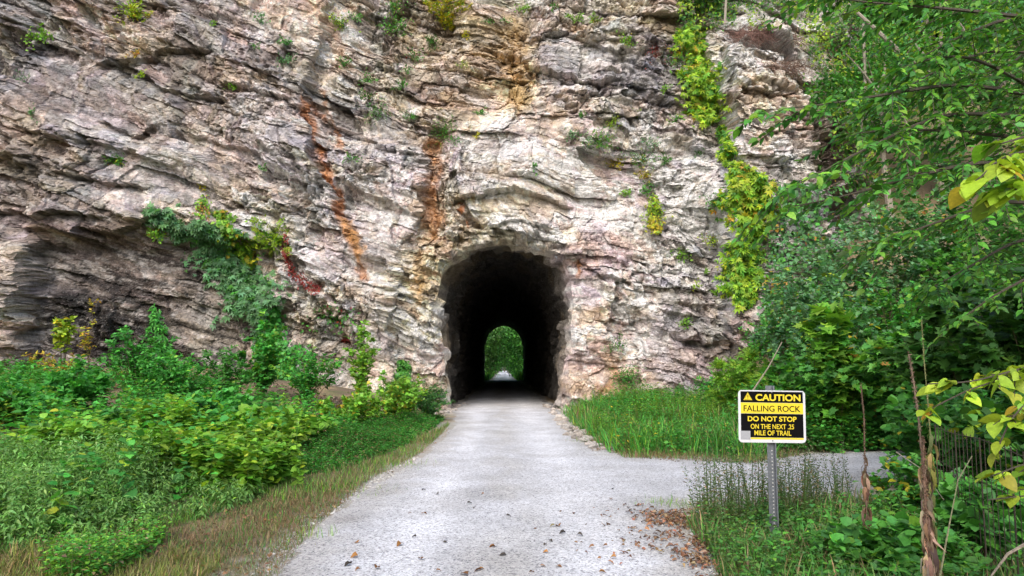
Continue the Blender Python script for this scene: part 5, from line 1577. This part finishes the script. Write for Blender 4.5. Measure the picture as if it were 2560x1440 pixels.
RS = [  # px, Y, h, rad, colours, template, leaf, branches, label, accents, fraction
    (1985, 19.0, 4.4, 1.5, G_BLUE, T_ROUND_S, .16, 60, 'tall blue green shrub nearest the pale cliff on the right', G_YELL, .05),
    (2140, 19.5, 5.8, 1.8, G_BLUE, T_ROUND_S, .16, 80, 'tallest blue green shrub in the thicket right of the cliff', G_YELL, .06),
    (2300, 20.0, 6.0, 2.0, G_BLUE + G_MID, T_ROUND_S, .16, 80, 'wide blue green shrub behind the overhanging branches', AUTUMN, .04),
    (2460, 18.0, 6.0, 2.0, G_MID, T_ROUND_S, .17, 80, 'mid green shrub in the thicket near the right edge', None, 0),
    (2600, 16.0, 5.5, 2.0, G_DARK, T_ROUND_S, .15, 44, 'dark thicket shrub cut by the right edge', None, 0),
    (2050, 14.8, 3.1, .45, G_LIGHT, T_LOBED, .30, 9, 'young sycamore with big lobed bright green leaves in the thicket', G_MID, .2),
    (1990, 15.2, 2.3, 1.1, G_MID, T_LOBED, .17, 26, 'lobed leaved shrub directly behind the caution sign', G_LIGHT, .1),
    (2110, 14.8, 2.4, 1.2, G_MID, T_LOBED, .18, 30, 'lobed leaved shrub right of the young sycamore', AUTUMN, .04),
    (2235, 14.2, 2.6, 1.3, G_MID + G_LIGHT[:1], T_LOBED, .19, 30, 'lobed leaved shrub above the bend of the side trail', AUTUMN, .05),
    (1830, 19.5, 1.9, .9, G_LIGHT, T_PINN, .26, 26, 'light green feathery shrub at the cliff foot left of the sign', G_YELL, .15),
    (1915, 20.5, 3.4, 1.1, G_LUSH, T_OVAL_S, .13, 34, 'green shrub against the brown rock below the lime vine', G_LIGHT, .15),
    (1760, 23.0, 1.2, .7, G_LUSH, T_OVAL_S, .11, 20, 'small shrub at the back of the meadow under the pale cliff', YELLOW, .05),
    (1895, 16.5, 1.4, .9, G_LUSH, T_OVAL_S, .11, 28, 'low leafy shrub beside the meadow grass', G_LIGHT, .1),
    (2370, 11.5, 2.9, 1.1, G_DARK, T_LOBED, .22, 26, 'dark shrub with large drooping lobed leaves', None, 0),
    (2520, 10.5, 3.4, 1.2, G_DARK, T_LOBED, .20, 30, 'dark lobed leaved shrub behind the wire fence', G_MID, .1),
    (2270, 10.2, 1.35, .8, G_MID, T_ROUND, .13, 26, 'round leaved shrub at the near side of the side trail', YELLOW, .04),
    (2400, 8.8, 1.5, .8, G_MID, T_ROUND, .13, 26, 'round leaved shrub behind the dry mullein stalk', None, 0),
    (2520, 7.6, 1.5, .8, G_MID + G_DARK, T_ROUND, .13, 26, 'round leaved shrub tangled in the wire fence', G_YELL, .1),
    (2230, 7.4, .75, .45, G_MID, T_OVAL, .10, 16, 'low shrub around the thin dead stalk', YELLOW, .08),
    (2400, 6.0, .7, .5, G_MID, T_ROUND, .12, 16, 'low round leaved plant at the foot of the fence', None, 0),
    (2160, 5.6, .42, .5, G_MID, T_ROUND, .10, 16, 'low round leaved plant in the bottom corner near the sign post', G_LIGHT, .1),
    (2060, 17.0, 3.6, 1.3, G_MID + G_BLUE, T_ROUND_S, .15, 50, 'mid green shrub filling the gap behind the young sycamore', YELLOW, .04),
    (2380, 16.5, 4.4, 1.5, G_MID, T_ROUND_S, .16, 60, 'mid green shrub in the thicket above the dark lobed leaved shrub', G_LIGHT, .12),
    (2210, 17.0, 3.9, 1.4, G_MID + G_LUSH, T_ROUND_S, .15, 55, 'bright green shrub in the middle of the thicket', G_LIGHT, .15),
    (2330, 13.2, 2.5, 1.2, G_MID, T_LOBED, .19, 30, 'lobed leaved shrub where the side trail disappears', AUTUMN, .03)]
for q, (px, Y, h, r, cols, tm, lf, nb, lab, acc, fr) in enumerate(RS):
    shrub('shrub', lab, 'shrub', gpt(px, 0, Y), h, r, cols, tm, lf, nb, 13 if h > 2.5 else 10, 8, 220 + q, 'shrubs of the right-hand thicket', accents=acc, acc=fr, twig=.5 if h > 2.5 else .3, low=.08)


# ---- the tree overhanging from the right: trunk outside the picture, long drooping sprays inside it
def leafy_branches(name, label, cat, trunk, branches, cols, leaf, seed, ntw, twl, nl, tmpl, accents, acc, extra=None, r0=.03, barkc=(.07, .06, .045)):
    rng = rngs(seed)
    root = empty(name, trunk[0] if trunk is not None else at(*branches[0][0]))
    tag(root, label, cat)
    L = Leaves(); T = Mesh()
    if trunk is not None:
        T.tube(trunk, np.linspace(.17, .09, len(trunk)), 9, barkc)
    for br, nt_ in branches_with(branches, ntw):
        P = np.array([at(x, y, Y) for x, y, Y in br])
        d = np.concatenate([[0], np.cumsum(np.linalg.norm(np.diff(P, axis=0), axis=1))])
        ss = np.linspace(0, d[-1], 18)
        Q = np.stack([np.interp(ss, d, P[:, k]) for k in range(3)], 1)
        for _ in range(3):
            Q[1:-1] = (Q[:-2] + 2 * Q[1:-1] + Q[2:]) / 4
        B = Mesh()
        B.tube(Q, np.linspace(r0, .004, 18), 5, barkc)
        t = np.sort(rng.random(nt_)) ** .85
        i = np.clip((t * 17).astype(int), 0, 16); f = (t * 17 - i)[:, None]
        p0 = Q[i] * (1 - f) + Q[i + 1] * f
        ax = unit(Q[i + 1] - Q[i])
        side = unit(np.cross(ax, np.array([0, 0, 1.0])))
        sg = np.where(np.arange(nt_) % 2 == 0, 1.0, -1.0)[:, None]
        td = unit(ax * .8 + side * sg * (.5 + .6 * rng.random((nt_, 1))) + np.array([0, 0, 1.0]) * rng.normal(-.08, .28, (nt_, 1)))
        tl = twl * (.45 + .75 * rng.random(nt_)) * (1.15 - .55 * t)
        k = np.tile(np.arange(nl), nt_); ti = np.repeat(np.arange(nt_), nl)
        n = len(k)
        u = (k + .5) / nl
        sag = np.array([0, 0, -1.0]) * (.22 * tl[ti] * u * u)[:, None]
        pos = p0[ti] + td[ti] * (tl[ti] * u)[:, None] + sag
        s2 = unit(np.cross(td, np.array([0, 0, 1.0]) + .15 * rng.standard_normal((nt_, 3))))
        g2 = np.where(k % 2 == 0, 1.0, -1.0)[:, None]
        dr = unit(td[ti] * .7 + s2[ti] * g2 * .75 + np.array([0, 0, -.35]) + .22 * rng.standard_normal((n, 3)))
        nor = unit(np.array([0, -.1, 1.0]) + .35 * rng.standard_normal((n, 3)))
        col = jit_col(rng, n, cols)
        m = rng.random(n) < acc
        col[m] = jit_col(rng, m.sum(), accents)
        L.add(tmpl, pos, dr, nor, leaf * (.6 + .6 * rng.random(n)), col)
        for q in range(nt_):
            uu = np.linspace(0, 1, 4)[:, None]
            B.tube(p0[q] + td[q] * tl[q] * uu + np.array([0, 0, -1.0]) * .22 * tl[q] * uu * uu, .004, 3, barkc, False)
        under(B.build('branch', M_BARK), root)
    under(L.build('foliage', M_LEAF), root)
    if trunk is not None:
        under(T.build('trunk', M_BARK), root)
    return root


def branches_with(brs, ntw):
    for b in brs:
        px = [p[0] for p in b]
        yield b, max(5, int(ntw * (max(px) - min(px)) / 500.0 * b[0][2] / 6.5))


TREE_BR = [[(2720, 330, 7.3), (2560, 205, 7.0), (2429, 140, 6.8), (2342, 139, 6.6), (2240, 175, 6.4)],
           [(2700, 260, 7.2), (2400, 205, 6.7), (2168, 243, 6.3), (2061, 264, 6.2), (1890, 276, 6.0)],
           [(2700, 300, 7.2), (2360, 278, 6.5), (2170, 368, 6.2), (2047, 434, 6.0), (1955, 480, 5.9)],
           [(2710, 430, 7.2), (2450, 400, 6.6), (2250, 450, 6.3), (2080, 500, 6.1), (1960, 520, 6.0)],
           [(2710, 520, 7.2), (2500, 500, 6.7), (2330, 560, 6.4), (2190, 610, 6.3)],
           [(2720, 60, 7.2), (2450, 30, 6.6), (2250, 10, 6.3), (2120, 5, 6.1), (2010, -25, 6.1)],
           [(2700, 10, 7.2), (2500, 50, 6.9), (2380, 100, 6.7), (2290, 150, 6.6)],
           [(2700, 360, 7.4), (2420, 330, 6.9), (2220, 320, 6.6), (2140, 335, 6.4)],
           [(2720, 150, 8.4), (2480, 120, 7.9), (2330, 180, 7.6), (2200, 260, 7.4)],
           [(2720, 450, 8.4), (2500, 400, 8.0), (2340, 420, 7.7), (2230, 400, 7.5)],
           [(2740, 580, 8.4), (2540, 600, 8.0), (2400, 680, 7.7), (2330, 720, 7.6)],
           [(2740, 650, 7.6), (2600, 680, 7.2), (2480, 740, 7.0), (2400, 800, 6.9)],
           [(2740, -40, 8.4), (2540, -30, 8.0), (2350, 0, 7.6), (2200, 60, 7.4)],
           [(2740, 250, 9.2), (2560, 240, 9.0), (2430, 300, 8.6)],
           [(2740, 100, 9.0), (2600, 100, 8.8), (2480, 200, 8.6), (2420, 240, 8.5)],
           [(2740, 540, 9.2), (2580, 480, 9.0), (2450, 560, 8.6)],
           [(2740, -90, 7.2), (2480, -80, 6.8), (2230, -60, 6.5), (2100, -40, 6.4)]]
_tb = at(2740, 0, 7.6); _tb[2] = 0
_trunk = [_tb + np.array([0, 0, -.2]), _tb + np.array([.05, 0, 1.2]), _tb + np.array([0, .05, 2.4]), _tb + np.array([-.05, 0, 3.6]), _tb + np.array([.05, 0, 5.2])]
leafy_branches('overhanging_tree', 'dark green tree reaching long leafy branches in from the right edge', 'tree', np.array(_trunk), TREE_BR, G_DARK[:1] + G_MID + G_LIGHT[:1], .10, 301, 25, .75, 14, T_OVAL, G_LIGHT, .12)
# nearer sapling with large heart-shaped yellow green leaves
leafy_branches('redbud_sapling', 'close sapling with large heart shaped lime leaves at the right edge', 'sapling', None,
               [[(2640, 380, 3.1), (2570, 375, 3.0), (2500, 395, 2.95), (2455, 440, 2.9)], [(2640, 330, 3.1), (2570, 340, 3.0), (2500, 360, 2.95)], [(2640, 460, 3.0), (2570, 450, 2.95), (2510, 480, 2.9)]],
               G_YELL, .09, 302, 30, .13, 5, T_HEART, YELLOW, .06, r0=.006)
leafy_branches('redbud_sapling', 'branch of round lime leaves crossing the dark thicket above the wire fence', 'sapling', None,
               [[(2640, 900, 4.3), (2540, 925, 4.25), (2430, 955, 4.2), (2320, 960, 4.2)], [(2560, 930, 4.3), (2420, 975, 4.2), (2330, 1020, 4.15)]], G_YELL, .085, 303, 22, .14, 4, T_HEART, YELLOW, .08, r0=.006)
leafy_branches('redbud_sapling', 'lime leaved sapling hanging over the wire fence at the right edge', 'sapling', None,
               [[(2640, 980, 4.0), (2560, 1010, 3.95), (2520, 1060, 3.9), (2500, 1110, 3.9)], [(2660, 1150, 4.6), (2560, 1160, 4.5), (2480, 1190, 4.45)], [(2660, 1230, 4.6), (2560, 1240, 4.5), (2470, 1250, 4.45)]], G_YELL, .09, 304, 18, .15, 4, T_HEART, YELLOW, .08, r0=.006)


# ---- dry mullein stalks
def stalk(name, label, pts, r, seed, flakes, colr, leafcol, heads=None):
    rng = rngs(seed)
    P = np.array([at(x, y, Y) for x, y, Y in pts])
    foot = P[-1].copy(); foot[2] = -.05
    P = np.concatenate([P, [foot]])
    root = empty(name, foot); tag(root, label, 'dead stalk', 'dry stalks by the trail')
    d = np.concatenate([[0], np.cumsum(np.linalg.norm(np.diff(P, axis=0), axis=1))])
    ss = np.linspace(0, d[-1], 60)
    Q = np.stack([np.interp(ss, d, P[:, k]) for k in range(3)], 1)
    S = Mesh()
    rr = r * (.45 + .6 * ss / d[-1]) * (1 + .25 * rng.standard_normal(60)).clip(.6, 1.5)
    S.tube(Q, rr, 7, colr)
    # seed capsules packed along the upper half
    L = Leaves()
    n = 420
    t = rng.random(n) * .55
    i = (t * 59).astype(int)
    o = plant_frame(rng, n)
    L.add(T_OVAL_S, Q[i] + o * r * .5, o + np.array([0, 0, .6]), plant_frame(rng, n), r * 1.3 * (.6 + .7 * rng.random(n)), jit_col(rng, n, [colr]))
    # shrivelled leaves hanging along the lower half
    t = .35 + .65 * rng.random(flakes) ** .8
    i = np.clip((t * 59).astype(int), 0, 58)
    o = plant_frame(rng, flakes) * np.array([1, 1, .2])
    L.add(leaf_template(.11, .5, .05), Q[i] + unit(o) * rr[i][:, None], unit(o * .55 + np.array([0, 0, -1.0])), o + .4 * plant_frame(rng, flakes), (.05 + .13 * rng.random(flakes)) * (.4 + t), jit_col(rng, flakes, leafcol, .4))
    under(L.build('dry_leaves', M_DRY), root)
    under(S.build('stem', M_BARK), root)


stalk('mullein_stalk', 'thick dry brown mullein stalk with shrivelled leaves, nearest the camera', [(2272, 885, 4.6), (2285, 960, 4.58), (2298, 1060, 4.55), (2305, 1140, 4.53), (2318, 1250, 4.5), (2325, 1440, 4.45)], .010, 311, 230, (.16, .115, .085), [(.25, .18, .13), (.33, .26, .19), (.16, .11, .08)])
stalk('mullein_stalk', 'thin dark dead stalk right of the caution sign', [(2152, 960, 6.0), (2160, 1040, 6.0), (2162, 1150, 5.95), (2166, 1250, 5.9), (2168, 1340, 5.85)], .008, 312, 90, (.10, .065, .045), DRYC)
stalk('mullein_stalk', 'greenish drying stalk right beside the thick brown one', [(2304, 800, 4.9), (2310, 900, 4.9), (2320, 1010, 4.88), (2328, 1120, 4.86), (2322, 1220, 4.85)], .006, 313, 110, (.14, .15, .06), [(.20, .22, .06), (.15, .17, .06), (.26, .2, .08)])
stalk('mullein_stalk', 'short broken stub of a stalk against the thick one', [(2310, 1098, 4.48), (2308, 1150, 4.48), (2316, 1300, 4.46)], .011, 314, 60, (.16, .10, .07), DRYC)


def make_fence():
    a = at(2335, 1062, 7.0)[:2]; b = at(2620, 1085, 4.3)[:2]
    root = empty('wire_fence', (a[0], a[1], 0)); tag(root, 'rusty wire panel fence half hidden in weeds in the lower right corner', 'fence')
    H = 1.05
    n = 24
    for k in range(n + 1):
        t = k / n
        p = a * (1 - t) + b * t
        m = Mesh(); m.tube([(p[0], p[1], -.1), (p[0] + .01, p[1], H + .02)], .003 if k % 6 else .006, 5, (.06, .04, .03))
        under(m.build('upright' if k % 6 else 'post', M_WIRE), root)
    for k, z in enumerate((.12, .42, .74, H)):
        m = Mesh()
        tt = np.linspace(0, 1, 12)
        m.tube([(a[0] * (1 - t) + b[0] * t, a[1] * (1 - t) + b[1] * t, z + .012 * math.sin(t * 9 + k)) for t in tt], .004 if k == 3 else .003, 5, (.06, .04, .03))
        under(m.build('rail', M_WIRE), root)


make_fence()


def dead_twigs():
    for q, (lab, pts, r) in enumerate([('bare dead twig slanting across the wire fence', [(2350, 1440, 4.6), (2370, 1330, 4.6), (2395, 1200, 4.7), (2430, 1140, 4.75)], .006),
                                        ('grey fallen branch in the bottom right corner', [(2600, 1340, 3.9), (2520, 1385, 3.95), (2478, 1440, 4.0)], .010),
                                        ('pale bare stem leaning behind the caution sign', [(1880, 980, 15.2), (1920, 920, 15.2), (1955, 855, 15.3)], .02),
                                        ('thin dry stem arching over the weeds left of the fence', [(2240, 1130, 5.2), (2300, 1170, 5.1), (2360, 1250, 5.0)], .004)]):
        m = Mesh(); m.tube([at(*p) for p in pts], np.linspace(r, r * .5, len(pts)), 5, (.24, .21, .17) if q else (.2, .2, .12))
        tag(m.build('dead_twig', M_BARK), lab, 'twig')


dead_twigs()
# pale slender trunks on the slope
for q, (lab, pts, r) in enumerate([('slender pale bare trunk standing on the slope right of the pillar', [(2150, 330, 29.5), (2163, 200, 29.8), (2158, 60, 30)], .09), ('leaning grey trunk at the top of the wooded slope', [(2250, 130, 28), (2180, 65, 28), (2120, 10, 28)], .09),
                                   ('dead trunk with hanging dry leaves at the top right of the cliff', [(1812, 60, 30.0), (1815, 0, 30.0), (1812, -80, 30.0)], .06)]):
    P = np.array([at(*p) for p in pts])
    m = Mesh(); m.tube(P, np.linspace(r, r * .6, len(pts)), 6, (.30, .27, .23))
    tag(m.build('dead_tree', M_BARK), lab, 'dead tree')


# ================================================================== fallen leaves, litter, stones
def leaf_piece(rng, p, size, colr):
    w = .30 + .15 * rng.random(); V0, F0 = leaf_template(w, .25 + .3 * rng.random(), .10 + .22 * rng.random())
    a = rng.random() * 6.283
    L = Leaves()
    L.add((V0, F0), np.array([p]), np.array([[math.cos(a), math.sin(a), .12]]), np.array([[rng.normal(0, .3), rng.normal(0, .3), 1.0]]), np.array([size]), np.array([colr]))
    return L


FL = [(615, 820), (708, 847), (1035, 847), (916, 915), (975, 943), (515, 985), (590, 990), (1195, 1003), (1580, 1080), (1625, 1125), (1708, 1138), (550, 1157), (130, 1197), (445, 1205), (740, 1198), (1120, 1227), (1490, 1208), (1505, 1183), (1835, 1225),
      (1925, 1220), (1500, 1268), (2007, 1260), (130, 1290), (585, 1318), (1200, 1287), (85, 1350), (255, 1383), (145, 1387), (1000, 1385), (1395, 1412), (1555, 1363), (920, 1425), (1865, 1410), (690, 1398), (1970, 812), (2065, 925), (1950, 888), (2150, 935), (1440, 1365), (1990, 1303), (1020, 1395)]
_r = rngs(77)
_fc = [((.20, .10, .045), 'brown curled leaf lying on the pale gravel trail', 'brown leaves on the trail'), ((.30, .15, .05), 'orange brown curled leaf lying on the pale gravel trail', 'orange leaves on the trail'), ((.07, .06, .055), 'dark grey withered leaf lying on the pale gravel trail', 'dark leaves on the trail')]
_dark = {0, 1, 3, 4, 7, 9, 10, 11, 14, 16, 17, 24, 25, 34}
for q, (cx, cy_) in enumerate(FL):
    p = on_ground(850 + cx / 2.88, 940 + cy_ / 2.88, .028)
    k = 2 if q in _dark else int(_r.random() < .5)
    o = leaf_piece(_r, p, .045 + .03 * _r.random(), np.array(_fc[k][0]) * (.7 + .6 * _r.random())).build('fallen_leaf', M_DRY)
    tag(o, _fc[k][1], 'leaf', _fc[k][2])


def litter(name, polys, seed, cols, size, zoff=.02):
    rng = rngs(seed)
    L = Leaves()
    for poly, n in polys:
        pt = scatter(poly, n, seed) if n else np.asarray(poly)
        n = len(pt)
        k = vnoise(pt[:, 0] * 3.2, pt[:, 1] * 3.2, seed) + .5 * rng.random(n) > .7
        pt = pt[k]; n = len(pt)
        p = np.stack([pt[:, 0], pt[:, 1], ground_z(pt[:, 0], pt[:, 1]) + zoff + .02 * rng.random(n)], 1)
        a = rng.random(n) * 6.283
        dr = np.stack([np.cos(a), np.sin(a), rng.normal(0, .25, n)], 1)
        nor = np.array([0, 0, 1.0]) + .4 * rng.standard_normal((n, 3))
        L.add(leaf_template(.26, .35, .16), p, dr, nor, size * (.5 + .9 * rng.random(n)), jit_col(rng, n, cols))
    return tag(L.build(name, M_DRY), kind='stuff')


def drift(pts_px, n, side, sig, seed):
    rng = rngs(seed)
    P = np.array([on_ground(x, y)[:2] for x, y in pts_px]); d = np.concatenate([[0], np.cumsum(np.hypot(*np.diff(P, axis=0).T))])
    t = rng.random(n) * d[-1]
    c = np.stack([np.interp(t, d, P[:, 0]), np.interp(t, d, P[:, 1])], 1)
    o = np.abs(rng.normal(0, sig, n)) - .12
    return c + np.stack([side * o, rng.normal(0, .12, n)], 1)


LITC = [(.24, .12, .07), (.18, .10, .065), (.30, .16, .09), (.13, .08, .055), (.30, .21, .14)]
_edge = [(1672, 1275), (1700, 1315), (1742, 1352), (1775, 1385), (1790, 1440), (1800, 1520)]
litter('leaf_litter', [(drift(_edge, 1500, -1, .30, 1), 0), (drift(_edge, 200, -1, .7, 2), 0), (drift(_edge, 700, 1, .35, 3), 0)], 401, LITC, .048)
litter('leaf_litter', [(GP([(-200, 1440), (360, 1352), (650, 1250), (930, 1190), (760, 1340), (640, 1480), (-200, 1600)]), 1500), (GP([(1040, 1110), (1120, 1062), (1130, 1080), (1080, 1125), (960, 1200), (900, 1215)]), 300), (GP([(1405, 1050), (1500, 1118), (1700, 1150), (1960, 1155), (1700, 1160), (1480, 1130)]), 500)], 402, [(.20, .13, .08), (.26, .18, .11), (.15, .10, .06), (.28, .14, .07)], .036)
litter('leaf_litter', [([(-8.5, 19), (-4.5, 18), (-4, 23), (-8, 24.5)], 3200)], 403, [(.26, .19, .15), (.20, .14, .11), (.32, .25, .20)], .09, .03)


def stones(name, polys, seed, smin, smax, cols):
    rng = rngs(seed)
    V0 = []
    ph = (1 + 5 ** .5) / 2
    ico = np.array([(-1, ph, 0), (1, ph, 0), (-1, -ph, 0), (1, -ph, 0), (0, -1, ph), (0, 1, ph), (0, -1, -ph), (0, 1, -ph), (ph, 0, -1), (ph, 0, 1), (-ph, 0, -1), (-ph, 0, 1)]) / 1.9
    F0 = np.array([(0, 11, 5), (0, 5, 1), (0, 1, 7), (0, 7, 10), (0, 10, 11), (1, 5, 9), (5, 11, 4), (11, 10, 2), (10, 7, 6), (7, 1, 8), (3, 9, 4), (3, 4, 2), (3, 2, 6), (3, 6, 8), (3, 8, 9), (4, 9, 5), (2, 4, 11), (6, 2, 10), (8, 6, 7), (9, 8, 1)])
    m = Mesh()
    for poly, n in polys:
        pt = scatter(poly, n, seed)
        for x, y in pt:
            s = smin + (smax - smin) * rng.random() ** 3
            v = ico * (1 + .25 * rng.standard_normal((12, 1))) * s * np.array([1, .8 + .4 * rng.random(), .6])
            a = rng.random() * 6.28
            v = np.stack([v[:, 0] * math.cos(a) - v[:, 1] * math.sin(a), v[:, 0] * math.sin(a) + v[:, 1] * math.cos(a), v[:, 2]], 1)
            m.add(v + np.array([x, y, float(ground_z(x, y)) + s * .25]), F0, np.array(cols[rng.integers(len(cols))]) * (.75 + .5 * rng.random()))
    return tag(m.build(name, M_SOIL), kind='stuff')


stones('rock_debris', [([(1.6, 24.5), (2.6, 23.0), (3.0, 25.5), (2.2, 30), (1.7, 33)], 170), ([(-2.6, 25), (-1.75, 23.5), (-1.7, 33), (-2.4, 33)], 110), (GP([(1400, 1040), (1440, 1072), (1540, 1135), (1500, 1135), (1420, 1090), (1385, 1050)]), 260)], 411, .015, .14, [(.36, .34, .32), (.30, .27, .24), (.42, .38, .35)])
stones('loose_gravel', [(GP([(690, 1440), (860, 1268), (1060, 1150), (1035, 1140), (900, 1215), (760, 1310), (600, 1440)]), 900), (GP([(1640, 1440), (1650, 1300), (1720, 1250), (1760, 1270), (1790, 1440)]), 500)], 412, .006, .022, [(.48, .48, .48), (.36, .35, .34), (.55, .54, .53)])

# grass tufts creeping onto the gravel
_t = rngs(9)
for px, py, n, sp in ((1662, 1262, 160, .16), (1478, 1106, 130, .30), (1430, 1066, 90, .25), (1010, 1165, 90, .25), (900, 1232, 90, .22), (1730, 1262, 90, .2), (760, 1345, 70, .15)):
    c = on_ground(px, py)
    grass('grass_tuft', c[:2] + _t.normal(0, sp, (n, 2)), .11, G_LIGHT + STRAW[:1], 500 + px, 1.3, 1.2)

# low growth along the far side of the side trail, and green weeds in the near corner of the verge
weeds('side_trail_weeds', scatter([(4.9, 14.2), (6.3, 13.9), (8.2, 14.6), (10.5, 15.2), (10.5, 16.4), (5.0, 15.8)], 420, 601), .55, G_MID + G_LUSH, T_ROUND_S, .12, 602, 6, 4, .25, .09, .35, .5, YELLOW, .04)
weeds('verge_weeds', patchy(scatter(GP([(-150, 1480), (-60, 1425), (220, 1375), (420, 1350), (330, 1420), (240, 1480)]), 700, 603), 604, .45, 1, 1.3), .20, G_LUSH + G_LIGHT, T_OVAL_S, .06, 605, 5, 3, .25, .05, .4, .5, STRAW, .1)
